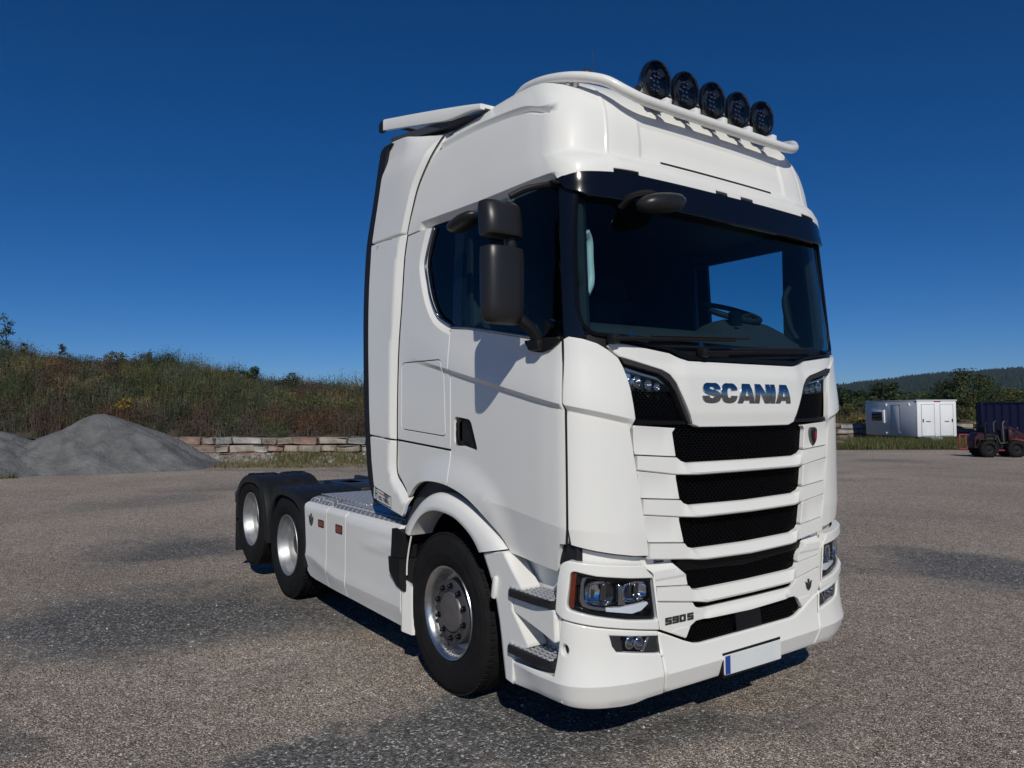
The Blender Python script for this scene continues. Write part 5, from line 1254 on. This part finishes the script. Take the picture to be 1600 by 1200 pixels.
GS = 'shrubs and saplings along the bank crest'
plant('sapling', bank_pt(6, .96), 2.9, 1.7, 420, .15, ['weed_dark', 'weed_green'], [.5, .5], 'thin sparse sapling at the far left end of the bank crest', 'tree', GS, 'sapling', .035, 1, 8)
plant('shrub', bank_pt(36, .97), 1.25, .8, 420, .11, ['weed_grey', 'weed_green'], [.6, .4], 'small pointed shrub just right of the leftmost sapling', 'shrub', GS, 'cone', .02, 2, 6)
plant('shrub', bank_pt(95, .99), 1.45, .9, 520, .11, ['weed_grey', 'weed_dark'], [.6, .4], 'pointed grey green shrub rising from the crest above the gravel heap', 'shrub', GS, 'cone', .02, 3, 7)
plant('shrub', bank_pt(172, .97), 1.0, 1.6, 700, .12, ['weed_olive', 'weed_green', 'weed_yellow'], [.6, .35, .05], 'low olive shrub on the crest right of the gravel heap peak', 'shrub', GS, 'bush', .03, 4, 8)
plant('shrub', bank_pt(232, .98), 1.15, 1.5, 600, .11, ['weed_grey', 'weed_green'], [.6, .4], 'loose grey green shrub on the crest left of the middle', 'shrub', GS, 'bush', .02, 5, 8)
plant('shrub', bank_pt(262, .97), 1.2, 1.6, 600, .11, ['weed_grey', 'weed_dark'], [.7, .3], 'wispy willow shrub with slanting shoots on the bank crest', 'shrub', GS, 'sapling', .02, 6, 9)
plant('shrub', bank_pt(393, .94), 1.15, 1.3, 900, .13, ['leaf_mid', 'leaf_dark', 'leaf_light'], [.5, .3, .2], 'dense leafy green bush near the right end of the bank crest', 'shrub', GS, 'bush', .03, 7, 8)
plant('shrub', bank_pt(452, .95), 1.0, 1.2, 500, .11, ['weed_dark', 'weed_grey'], [.6, .4], 'dark scraggly shrub right of the leafy bush on the crest', 'shrub', GS, 'bush', .02, 8, 7)
plant('goldenrod', bank_pt(194, .22), .75, .75, 380, .10, ['weed_yellow', 'weed_olive'], [.75, .25], 'bright yellow flowering goldenrod beside the gravel heap peak', 'plant', None, 'bush', .015, 9, 7)
plant('shrub', bank_pt(495, .40), .8, 1.5, 500, .12, ['weed_olive', 'leaf_light'], [.6, .4], 'pale yellow green shrub low on the bank behind the truck bed', 'shrub', None, 'bush', .02, 10, 7)

# ---- gravel heaps
hm = mat('heap_gravel', (.135, .135, .134), .95, var=.30, vscale=2.2, bump=1.0, bscale=9, detail=10, bdist=.06, bdetail=9)
hm2 = mat('heap_sand', (.42, .37, .30), .95, var=.2, vscale=3, bump=.8, bscale=9, bdist=.05, bdetail=8)
def heap(c, rx, ry, h, seed, label, m='heap_gravel', pts=()):
    g = np.random.default_rng(seed); n = 56; V = []; F = []; ph = g.random(8) * 6.28
    for i in range(n + 1):
        for j in range(n + 1):
            u, v = 2 * i / n - 1, 2 * j / n - 1; r = math.hypot(u, v); a = math.atan2(v, u)
            rr = r * (1 + .10 * math.sin(2 * a + ph[0]) + .06 * math.sin(3 * a + ph[1]) + .04 * math.sin(7 * a + ph[2]))
            z = h * (1.06 - math.sqrt((rr * 1.06) ** 2 + .0036) - 0.0) if rr < 1 else -.25 * (rr - 1) - .02
            z = min(z, h * (.985 - .55 * rr * rr)) if rr < .5 else z
            z += .05 * h * (math.sin(9 * u + ph[3] + 3 * math.sin(4 * v + ph[4])) * math.sin(8 * v + ph[5])) * max(0, min(1, (1.0 - rr) * 4)) + .03 * h * math.sin(15 * a + ph[6] + 3 * rr) * max(0, min(rr * 2, (1 - rr) * 3)) + .012 * g.normal() * (rr < 1)
            V.append((c[0] + u * rx * 1.25, c[1] + v * ry * 1.25, z if rr < 1 else z))
    for i in range(n):
        for j in range(n): k = i * (n + 1) + j; F.append((k, k + n + 1, k + n + 2, k + 1))
    o = emit('gravel_heap', [(x - c[0], y - c[1], z) for x, y, z in V], F, m, angle=180); o.location = (c[0], c[1], 0)
    o.rotation_euler = (0, 0, math.atan2(CAM_R[1], CAM_R[0]))
    tag(o, label, 'gravel heap', 'gravel heaps in front of the bank'); return o
heap(gnd(166, 25.6), 2.95, 2.7, 1.84, 1, 'tall pointed grey gravel heap in front of the bank')
heap(gnd(-6, 24.4), 2.9, 2.4, 1.28, 2, 'low grey gravel heap at the left edge of the yard')
heap(gnd(86, 31.5), 1.6, 1.2, .80, 3, 'pale sandy heap behind the gap between the grey heaps', 'heap_sand')

# ---- stone walls
for i, c in enumerate(((.25, .165, .135), (.29, .255, .215), (.26, .256, .25), (.32, .305, .285), (.27, .195, .165), (.33, .28, .225))): mat('stone%d' % i, c, .9, var=.4, vscale=2.2, bump=1.0, bscale=7, detail=8, bdist=.05, bdetail=8)
def rough_stone(w, d, h, seed):
    g = np.random.default_rng(seed); V, F = rbox((0, 0, 0), (w, d, h), .05, None, 2)
    bm = bmesh.new(); vs_ = [bm.verts.new(v) for v in V]; [bm.faces.new([vs_[i] for i in f]) for f in F]
    for v in bm.verts:
        q = v.co; v.co += Vector((.03 * math.sin(7 * q.z + seed) + .012 * g.normal(), .035 * math.sin(5 * q.x + 2 * seed) + .012 * g.normal(), .02 * math.sin(4 * q.x + seed * 3) + .010 * g.normal()))
    bm.verts.index_update(); out = ([tuple(v.co) for v in bm.verts], [tuple(v.index for v in f.verts) for f in bm.faces]); bm.free(); return out
def wall(name, a, b, rows, label, seed, wr=(.55, 1.35), lean=.10):
    a = np.asarray(a); b = np.asarray(b); L = np.linalg.norm(b - a); u = (b - a) / L; ang = math.atan2(u[1], u[0]); t = empty(name, a, ang, label, 'wall'); g = np.random.default_rng(seed)
    for r_, (z0, z1) in enumerate(rows):
        x = -.2 - g.random() * .5
        while x < L:
            w = wr[0] + (wr[1] - wr[0]) * g.random(); h = (z1 - z0) * (.84 + .16 * g.random())
            V, F = rough_stone(w - .04 - .03 * g.random(), .55 + .15 * g.random(), h - .02, int(g.integers(0, 999)))
            V = [(v[0] + x + w / 2, v[1] + .25 + lean * r_ + .05 * g.normal(), v[2] + z0 + h / 2) for v in V]
            emit('stone', V, F, 'stone%d' % g.choice(6, p=[.2, .2, .2, .15, .15, .1]), t, angle=40); x += w
    return t
wall('stone_wall', gnd(225, 33.6), gnd(900, 32.0), [(-.12, .13), (.13, .47), (.47, .82)], 'low dry wall of pink and grey stone blocks at the foot of the bank', 3)
wall('stone_wall', gnd(1225, 48.0), gnd(1372, 48.5), [(-.1, .30), (.30, .68), (.68, 1.02)], 'low stone block wall left of the white site cabin', 5, (.8, 1.6))
wall('stone_wall', gnd(1470, 48.5), gnd(1720, 48.0), [(-.1, .30), (.30, .64), (.64, .98)], 'low stone block wall between the site cabin and the red loader', 6, (.9, 1.8))

# ---- verges
def verge(name, n_, pxr, dr, hr, mats, probs, label, wid=.03, lean=.6, patch=True):
    VV = []; MI = []
    for i in range(n_):
        px = pxr[0] + (pxr[1] - pxr[0]) * nr.random(); d = dr[0] + (dr[1] - dr[0]) * nr.random(); b = gnd(px, d)
        if patch and vnoise(b[0] * .8, b[1] * .8) + .6 * nr.normal() < -.15: continue
        ns = 9; bp_ = b + np.c_[nr.normal(size=(ns, 2)) * .12, np.zeros(ns)]; h = hr[0] + (hr[1] - hr[0]) * nr.random() ** 2
        v, _ = blades(bp_, h * (.5 + .6 * nr.random(ns)), np.full(ns, wid), lean); VV.append(v); MI.append(nr.choice(len(mats), ns, p=probs))
    V = np.concatenate(VV); tag(big(name, V, np.arange(len(V)).reshape(-1, 3), mats, np.concatenate(MI)), label, kind='stuff')
verge('verge_grass', 1300, (325, 660), (25.0, 31.6), (.06, .24), ['weed_olive', 'grass_dry', 'grass_green', 'weed_straw'], [.3, .3, .2, .2], 'thin dry grass on the verge before the left stone wall')
verge('verge_grass', 420, (430, 660), (27, 31.8), (.15, .55), ['weed_olive', 'grass_green', 'weed_straw'], [.4, .35, .25], 'taller grass on the verge by the truck bed', patch=False)
verge('verge_grass', 5200, (1180, 1640), (34.5, 44.5), (.14, .50), ['grass_green', 'weed_olive', 'grass_dry', 'leaf_mid'], [.42, .2, .2, .18], 'green grass strip round the site cabin and the wall', patch=False)
verge('verge_grass', 260, (-60, 25), (21.5, 23.5), (.1, .35), ['weed_olive', 'grass_green'], [.5, .5], 'weeds at the foot of the left gravel heap')
mat('rubble0', (.30, .275, .245), .9, var=.2, vscale=20); mat('rubble1', (.20, .18, .16), .9, var=.2, vscale=20)
def rubble(n_, pxr, dr, s0, s1, name, label):
    V = []; F = []; mi = []
    for i in range(n_):
        p = gnd(pxr[0] + (pxr[1] - pxr[0]) * nr.random(), dr[0] + (dr[1] - dr[0]) * nr.random()); s = s0 + (s1 - s0) * nr.random() ** 2
        v, f = rbox((0, 0, 0), (1, 1, 1), .25, None, 1); A = np.array(v) * s * (.7 + .6 * nr.random(3)); A += .1 * s * nr.normal(size=A.shape); k = len(V); V += (A + (p[0], p[1], s * .25)).tolist(); F += [tuple(q + k for q in g_) for g_ in f]; mi += [i % 2] * len(f)
    tag(emit(name, V, F, None, smooth=False, mats=['rubble0', 'rubble1'], matidx=mi), label, kind='stuff')
rubble(420, (300, 640), (27.5, 32.0), .04, .22, 'rubble', 'pale broken stones strewn before the left wall')
rubble(120, (1180, 1330), (37, 43.0), .1, .4, 'rubble', 'pale broken stones in the grass left of the cabin')
V = [tuple(gnd(px, d) + np.array((0, 0, .006))) for px, d in ((310, 24.2), (700, 23.0), (700, 33.5), (240, 34.5))]
tag(emit('verge_soil', V, [(0, 1, 2, 3)], 'soil_pale' if 'soil_pale' in MATS else mat('soil_pale', (.26, .22, .175), .95, var=.3, vscale=1.3), smooth=False), kind='structure')
V = [tuple(gnd(px, d) + np.array((0, 0, .006))) for px, d in ((1150, 34.8), (1700, 33.0), (1700, 60), (1150, 60))]
tag(emit('verge_soil', V, [(0, 1, 2, 3)], mat('soil_green', (.085, .078, .042), .95, var=.35, vscale=1.3), smooth=False), kind='structure')

# ---- site cabin
A = far(1434, 690, 42.0); B = far(1354, 688, 46.9); Cc = far(1487, 689, 42.7)
ux = (B - A); ux[2] = 0; Ls = float(np.linalg.norm(ux)); ux /= Ls; uy = np.array((-ux[1], ux[0], 0)); uy = uy if uy @ (Cc - A) > 0 else -uy; We = 2.40; zb = .32; H = 2.02
mat('cabin_white', (.78, .79, .80), .5, var=.03, vscale=2); mat('cabin_grey', (.40, .41, .42), .6); mat('cabin_trim', (.62, .64, .66), .5); mat('rubber_grey', (.05, .05, .052), .7)
cab = empty('site_cabin', (A[0], A[1], 0), math.atan2(ux[1], ux[0]), 'white site cabin on a drawbar with two doors on its lit end', 'cabin')
sg = 1 if (np.cross(ux, uy)[2] > 0) else -1
def cb(x0, x1, y0, y1, z0, z1): return ((x0 + x1) / 2, sg * (y0 + y1) / 2, (z0 + z1) / 2), (abs(x1 - x0), abs(y1 - y0), abs(z1 - z0))
def cbox(nm, x0, x1, y0, y1, z0, z1, mm, par=cab, r_=.01): c, s = cb(x0, x1, y0, y1, z0, z1); V, F = rbox(c, s, r_); return emit(nm, V, F, mm, par)
cbox('body', 0, Ls, 0, We, zb, zb + H, 'cabin_white')
cbox('roof', -.04, Ls + .04, -.04, We + .04, zb + H, zb + H + .07, 'cabin_trim')
for x0, x1 in ((-.012, .05), (Ls - .05, Ls + .012)): cbox('corner_post', x0, x1, -.012, .05, zb, zb + H, 'cabin_trim')
# side towards the yard: x along the side, small y = visible side
d_ = cbox('door', 1.55, 2.35, -.02, .02, zb + .08, zb + 1.80, 'cabin_white'); 
for x0, x1, z0, z1 in ((1.53, 1.55, zb + .06, zb + 1.82), (2.35, 2.37, zb + .06, zb + 1.82), (1.53, 2.37, zb + 1.80, zb + 1.82)): cbox('door_seal', x0, x1, -.024, .02, z0, z1, 'rubber_grey', d_, .003)
cbox('handle', 2.26, 2.30, -.07, -.02, zb + .85, zb + 1.0, 'rubber_grey', d_, .006)
for z in (zb + .2, zb + 1.7): cbox('hinge', 1.46, 1.62, -.04, -.02, z - .03, z + .03, 'cabin_trim', d_, .006)
w_ = cbox('window', 2.95, 4.35, -.09, .02, zb + .74, zb + 1.54, 'cabin_white'); cbox('pane', 3.12, 4.18, -.094, -.02, zb + .87, zb + 1.41, 'dark_pane' if 'dark_pane' in MATS else mat('dark_pane', (.02, .022, .02), .1), w_, .003)
for x in (.62, 2.75): cbox('wall_lamp', x - .07, x + .07, -.12, 0, zb + 1.76, zb + 1.90, 'cabin_white', cab, .03)
cbox('vent', 2.75, 2.9, -.08, 0, zb + .10, zb + .22, 'cabin_white', cab, .03)
for y0 in (.28, 1.42):
    d_ = cbox('end_door', -.022, .02, y0, y0 + .76, zb + .06, zb + 1.82, 'cabin_white')
    for a0, a1, z0, z1 in ((y0 - .03, y0, zb + .05, zb + 1.85), (y0 + .76, y0 + .79, zb + .05, zb + 1.85), (y0 - .03, y0 + .79, zb + 1.82, zb + 1.85), (y0 - .03, y0 + .79, zb + .03, zb + .06)): cbox('door_frame', -.026, .02, a0, a1, z0, z1, 'cabin_grey', d_, .003)
    hx = y0 + .06 if y0 < 1 else y0 + .70; cbox('handle', -.07, -.02, hx - .025, hx + .025, zb + .82, zb + 1.0, 'rubber_grey', d_, .006)
    cbox('door_bar', -.05, -.02, y0 + .25, y0 + .52, zb + .84, zb + .88, 'rubber_grey', d_, .004)
cbox('step', -.75, -.05, .35, 1.0, .12, .30, 'cabin_grey'); cbox('floor_frame', .0, Ls, .05, We - .05, zb - .10, zb, 'rubber_grey')
for x in (.5, Ls - .5, Ls * .5):
    cbox('support', x - .12, x + .12, .1, .4, 0, zb - .08, 'rubber_grey')
cbox('end_sign', -.03, -.005, 1.05, 1.45, zb + H - .05, zb + H + .0, 'ink_red', cab, .003)
for x in (Ls * .5,):
    V, F = lathe([(.12, 0), (.27, .0), (.29, -.04), (.29, -.16), (.27, -.20)], (x, sg * .25, .29), 20); emit('cabin_wheel', V, F, 'rubber', cab)

# ---- dark blue container behind the loader
mat('navy_steel', (.003, .0045, .026), .65, spec=.15, var=.2, vscale=2)
P0 = gnd(1533, 44.5); P1 = gnd(1760, 41.5); u = P1 - P0; L_ = float(np.linalg.norm(u)); ang = math.atan2(u[1], u[0])
ct = empty('shipping_container', P0, ang, 'dark blue corrugated container behind the red loader', 'container'); secs = []; HC = 2.28
V = []; F = []; n_ = int(L_ / .10)
for i in range(n_ + 1):
    x = L_ * i / n_; y = (.0, .035, .035, 0)[i % 4]; V += [(x, y, .12), (x, y, HC - .1)]
F = [(2 * i, 2 * i + 2, 2 * i + 3, 2 * i + 1) for i in range(n_)]
emit('side_wall', V, F, 'navy_steel', ct, smooth=False)
for nm, c, s in (('top_rail', (L_ / 2, .0, HC - .05), (L_, .08, .10)), ('bottom_rail', (L_ / 2, 0, .08), (L_, .08, .14)), ('corner_post', (.04, .0, HC / 2), (.12, .10, HC)), ('roof', (L_ / 2, 1.2, HC - .03), (L_, 2.4, .04)), ('end_wall', (.03, 1.2, HC / 2), (.05, 2.36, HC - .06)), ('back_wall', (L_ / 2, 2.38, HC / 2), (L_, .05, HC - .1)), ('floor', (L_ / 2, 1.2, .10), (L_, 2.3, .1))):
    V, F = rbox(c, s, .008); emit(nm, V, F, 'navy_steel', ct)

# ---- red compact loader
mat('loader_red', (.026, .003, .007), .45, coat=.1, var=.15, vscale=8); mat('loader_pink', (.26, .015, .04), .4, coat=.3); mat('loader_black', (.008, .008, .009), .6, spec=.25, var=.2, vscale=10); mat('loader_grey', (.10, .10, .105), .45, metal=.4)
LO = gnd(1556, 28.6); ang = math.atan2(CAM_R[1], CAM_R[0]) - .10
ld = empty('compact_loader', LO, ang, 'small red articulated wheel loader parked before the blue container', 'loader')
for x, k in ((-.56, 1), (-.56, -1), (.56, 1), (.56, -1)):
    c = (x, -.42 * k, .37); w = empty('wheel', c); w.parent = ld
    V, F = lathe([(.20, -.12), (.30, -.13), (.35, -.11), (.37, -.06), (.37, .06), (.35, .11), (.30, .13), (.22, .12), (.20, .06)], (0, 0, 0), 32, '-y'); emit('tyre', V, F, 'rubber', w, angle=50)
    mb = MB()
    for j in range(16):
        for q in (1, -1):
            V, F = rbox((.372, q * .06, .035 * q), (.03, .14, .045), .006, rotm('X', q * 38), 1); mb.add(np.array(V) @ rotm('Y', j * 22.5).T, F)
    tag(mb.done('tread_lugs', 'rubber', w), kind='stuff')
    V, F = lathe([(.21, .07 * k), (.18, .05 * k), (.12, .03 * k), (.06, .06 * k), (0, .06 * k)], (0, 0, 0), 24, '-y'); emit('rim', V, F, 'loader_black', w, angle=50)
mb = MB(); mb.box((-.55, 0, .55), (1.05, .62, .34), .06); mb.box((.50, 0, .52), (.60, .55, .30), .05); mb.box((0, 0, .42), (.5, .3, .2), .03); mb.done('chassis', 'loader_black', ld)
secs = []
for x, z0, z1, w in ((-1.08, .42, .70, .26), (-1.04, .40, .92, .31), (-.94, .40, 1.04, .33), (-.72, .45, 1.06, .33), (-.62, .5, 1.02, .33)): secs.append([(x, -w, z0), (x, w, z0), (x, w, z1 - .06), (x, w - .06, z1), (x, -w + .06, z1), (x, -w, z1 - .06)])
emit('engine_hood', *loft(secs, True), 'loader_red', ld, angle=40)
mb = MB(); mb.box((-.60, -.40, .76), (.74, .24, .05), .02); mb.box((-.95, -.40, .68), (.06, .24, .2), .02); mb.box((-.24, -.40, .62), (.06, .24, .30), .02); mb.done('fender', 'loader_black', ld, both=True)
mb = MB(); mb.box((-.08, -.34, .30), (.40, .12, .06), .01); mb.done('step', 'loader_pink', ld, both=True)
mb = MB(); mb.box((-.35, 0, .92), (.42, .44, .14), .05); mb.box((-.55, 0, 1.12), (.12, .42, .40), .05); mb.done('seat', 'loader_black', ld)
for x, y, z1 in ((-.62, -.36, 1.50), (-.62, .36, 1.50), (.10, -.36, 1.55), (.10, .36, 1.55)):
    mb = MB(); mb.tube([(x, y, .62), (x - .03, y, z1 - .08), (x + .06, y * .95, z1)], .028, 8); mb.done('roll_bar', 'loader_grey' if x > 0 else 'loader_black', ld)
mb = MB(); mb.tube([(-.05, -.36, .60), (-.16, -.36, .95)], .022, 6); mb.tube([(-.05, .36, .60), (-.16, .36, .95)], .022, 6); mb.tube([(-.05, -.36, .60), (.12, -.36, .60)], .022, 6); mb.done('entry_rail', 'loader_grey', ld)
mb = MB(); mb.box((.16, 0, .95), (.16, .40, .50), .05); mb.tube([(.06, 0, 1.16), (-.06, 0, 1.26)], .02, 6); mb.done('console', 'loader_black', ld)
mb = MB(); mb.box((.52, 0, .92), (.30, .46, .62), .05); mb.tube([(.52, .2, 1.1), (.52, .2, 1.52), (.60, .2, 1.56)], .02, 6); mb.done('front_frame', 'loader_red', ld)
for y in (-.20, .20):
    mb = MB(); mb.add(*loft([[(.36, y - .03, 1.20), (.36, y + .03, 1.20), (.40, y + .03, 1.34), (.40, y - .03, 1.34)], [(.95, y - .03, .84), (.95, y + .03, .84), (1.02, y + .03, .98), (1.02, y - .03, .98)], [(1.42, y - .03, .28), (1.42, y + .03, .28), (1.54, y + .03, .36), (1.54, y - .03, .36)]], True)); mb.done('boom_arm', 'loader_red', ld)
    mb = MB(); mb.tube([(.46, y, .78), (1.0, y, .70)], .035, 8); mb.tube([(1.0, y, .70), (1.18, y, .66)], .018, 6); mb.done('ram', 'loader_pink', ld)
mb = MB(); mb.box((1.62, 0, .40), (.12, .9, .45), .03); mb.box((2.0, -.25, .12), (.75, .10, .05), .01); mb.box((2.0, .25, .12), (.75, .10, .05), .01); mb.done('fork_carriage', 'loader_black', ld)
V, F = lathe([(0, .03), (.04, .02), (.05, 0), (.03, -.03), (0, -.04)], (.72, -.24, 1.24), 14, 'x'); emit('work_lamp', V, F, 'drl', ld)
ld.scale = (.89, .89, .89)
# red steel frame standing behind the loader
fr = empty('steel_frame', gnd(1508, 33.5), ang, 'red steel frame with upright bars left of the loader', 'frame')
for x in (-.28, -.02, .26): V, F = rbox((x, 0, .36), (.05, .05, .72), .005); emit('upright', V, F, 'loader_pink' if 'x' == 'y' else 'frame_red' if 'frame_red' in MATS else mat('frame_red', (.22, .02, .02), .5, var=.2, vscale=6), fr)
for z in (.70, .06): V, F = rbox((0, 0, z), (.60, .06, .06), .005); emit('rail', V, F, 'frame_red', fr)

# ---- trees and bushes on the right
LD, LM, LL = 'leaf_dark', 'leaf_mid', 'leaf_light'
GT = 'trees behind the site cabin'
plant('broadleaf_tree', gnd(1398, 85), 5.0, 5.2, 4200, .34, [LD, LM], [.7, .3], 'dark round tree rising right behind the cabin roof', 'tree', GT, 'bush', .18, 21, 12)
plant('broadleaf_tree', gnd(1345, 92), 4.4, 5.5, 3000, .36, [LD, 'weed_dark'], [.7, .3], 'dark tree between the truck nose and the cabin', 'tree', GT, 'bush', .18, 22, 11)
plant('broadleaf_tree', gnd(1305, 70), 4.2, 4.6, 2600, .30, [LD, LM], [.8, .2], 'dark tree showing beside the truck headlamp', 'tree', GT, 'bush', .16, 23, 11)
plant('broadleaf_tree', gnd(1440, 95), 3.9, 4.6, 2400, .36, [LD, LM], [.7, .3], 'low dark tree right of the round tree', 'tree', GT, 'bush', .16, 28, 10)
plant('willow_bush', gnd(1512, 54), 4.7, 4.6, 8500, .15, [LM, LL, 'weed_olive', LD], [.42, .16, .14, .28], 'big loose willow bush between cabin and blue container', 'tree', None, 'bush', .12, 24, 16)
plant('willow_bush', gnd(1562, 56), 3.6, 4.4, 4600, .15, [LM, LL, 'weed_olive', LD], [.45, .15, .15, .25], 'lower willow bush above the blue container', 'tree', None, 'bush', .1, 25, 12)
plant('willow_bush', gnd(1483, 52), 3.2, 3.0, 3000, .18, [LD, LM, LL], [.4, .4, .2], 'dark willow bush at the right edge of the cabin', 'tree', None, 'bush', .1, 29, 12)
plant('willow_bush', gnd(1620, 58), 3.4, 5.0, 3600, .20, [LM, LL, LD], [.4, .3, .3], 'willow bush at the right edge behind the container', 'tree', None, 'bush', .1, 30, 12)
plant('goldenrod', gnd(1314, 50), 2.2, 2.6, 2600, .11, ['weed_yellow', 'weed_olive', LM], [.15, .6, .25], 'yellow flowering bush above the wall left of the cabin', 'shrub', None, 'bush', .04, 26, 12)
plant('goldenrod', gnd(1502, 50), 1.9, 2.6, 1800, .13, ['weed_olive', 'weed_straw', LM, 'weed_yellow'], [.45, .25, .25, .05], 'straw coloured shrub above the wall right of the cabin', 'shrub', None, 'bush', .03, 27, 10)
verge('dry_grass', 420, (1290, 1358), (49.2, 51), (1.2, 2.1), ['weed_straw', 'grass_dry', 'weed_olive'], [.5, .3, .2], 'tall dry grass above the wall left of the cabin', .04, .4, False)
# low bank under those bushes
V = []; F = []
for i, px in enumerate(np.linspace(1180, 1900, 20)):
    for j, (d, z) in enumerate(((48.7, .0), (49.2, .85), (52, 1.0), (62, 1.0), (110, .4))): V.append(tuple(gnd(px, d) + np.array((0, 0, z))))
F = [(i * 5 + j, (i + 1) * 5 + j, (i + 1) * 5 + j + 1, i * 5 + j + 1) for i in range(19) for j in range(4)]
tag(emit('low_bank', V, F, 'soil_green', angle=180), kind='structure')
# hedge of scrub in the middle distance
VV = []; MI = []
for i in range(1500):
    px = 1050 + 950 * nr.random(); d = 62 + 60 * nr.random(); b = gnd(px, d); h = 1.2 + 2.0 * nr.random(); n_ = 22
    P = b + np.c_[nr.normal(size=(n_, 2)) * .9, .6 + h * nr.random(n_)]; v, _ = cards(P, n_, .5); VV.append(v); MI.append(np.full(n_, nr.choice(3, p=[.5, .35, .15])))
V = np.concatenate(VV); tag(big('scrub', V, np.arange(len(V)).reshape(-1, 3), [LD, 'weed_dark', LM], np.concatenate(MI)), 'dark scrub in the middle distance below the hill', kind='stuff')
# ---- wooded hill
RIDGE = [(500, 640), (800, 634), (1000, 628), (1180, 617), (1308, 609), (1350, 605), (1400, 600), (1440, 594), (1475, 590), (1530, 588), (1600, 584), (1750, 580), (1950, 592), (2300, 625)]
DH = 1400.; V = []; pxs = np.linspace(500, 2300, 96); rows = 12
def hillpt(px, t): g = gnd(px, 520 + (DH - 520) * t); c = far(px, lerp(px, RIDGE), DH); return np.array([g[0], g[1], max(-2, (c[2]) * ss(0, 1, t) ** .9 + 6 * math.sin(px * .03 + 5 * t) * t * (1 - t))])
for p in pxs:
    for j in range(rows + 1): V.append(hillpt(p, j / rows))
    V.append(hillpt(p, 1) + np.array((-400., 280., -40.)))
n_ = rows + 2; F = [(i * n_ + j, (i + 1) * n_ + j, (i + 1) * n_ + j + 1, i * n_ + j + 1) for i in range(len(pxs) - 1) for j in range(n_ - 1)]
tag(emit('hill', V, F, 'hill_green', angle=180), kind='structure')
VV = []; FF = []; MI = []; nT = 7800; k = 0
pp = np.where(np.arange(nT) < 6000, 1150 + 620 * nr.random(nT), 700 + 450 * nr.random(nT)); tt = nr.random(nT) ** .6 * 1.0
for p, t in zip(pp, tt):
    b = hillpt(p, t); h = 5.5 + 5.5 * nr.random(); r_ = 2.0 + 1.4 * nr.random(); a0 = nr.random() * 6
    ring = [(b[0] + r_ * math.cos(a0 + q * 1.2566), b[1] + r_ * math.sin(a0 + q * 1.2566), b[2] + h * .12) for q in range(5)]
    VV += ring + [(b[0], b[1], b[2] + h)]; FF += [(k + q, k + (q + 1) % 5, k + 5) for q in range(5)]; MI += [int(nr.random() < .4)] * 5; k += 6
tag(big('forest', np.array(VV), np.array(FF), ['forest', 'forest2'], MI), 'conifer forest covering the far hill', kind='stuff')
# ------------------------------------------------------------------ air
hz = bpy.data.materials.new('haze'); hz.use_nodes = True; MATS['haze'] = hz
n = hz.node_tree.nodes; n.clear(); pv = n.new('ShaderNodeVolumePrincipled'); ou = n.new('ShaderNodeOutputMaterial'); hz.node_tree.links.new(pv.outputs[0], ou.inputs['Volume'])
pv.inputs['Color'].default_value = (.55, .74, .98, 1); pv.inputs['Density'].default_value = .00013; pv.inputs['Anisotropy'].default_value = .2
V, F = rbox((0, 0, 62), (5600, 5600, 126), 0); tag(emit('haze', V, F, 'haze', smooth=False), kind='stuff')
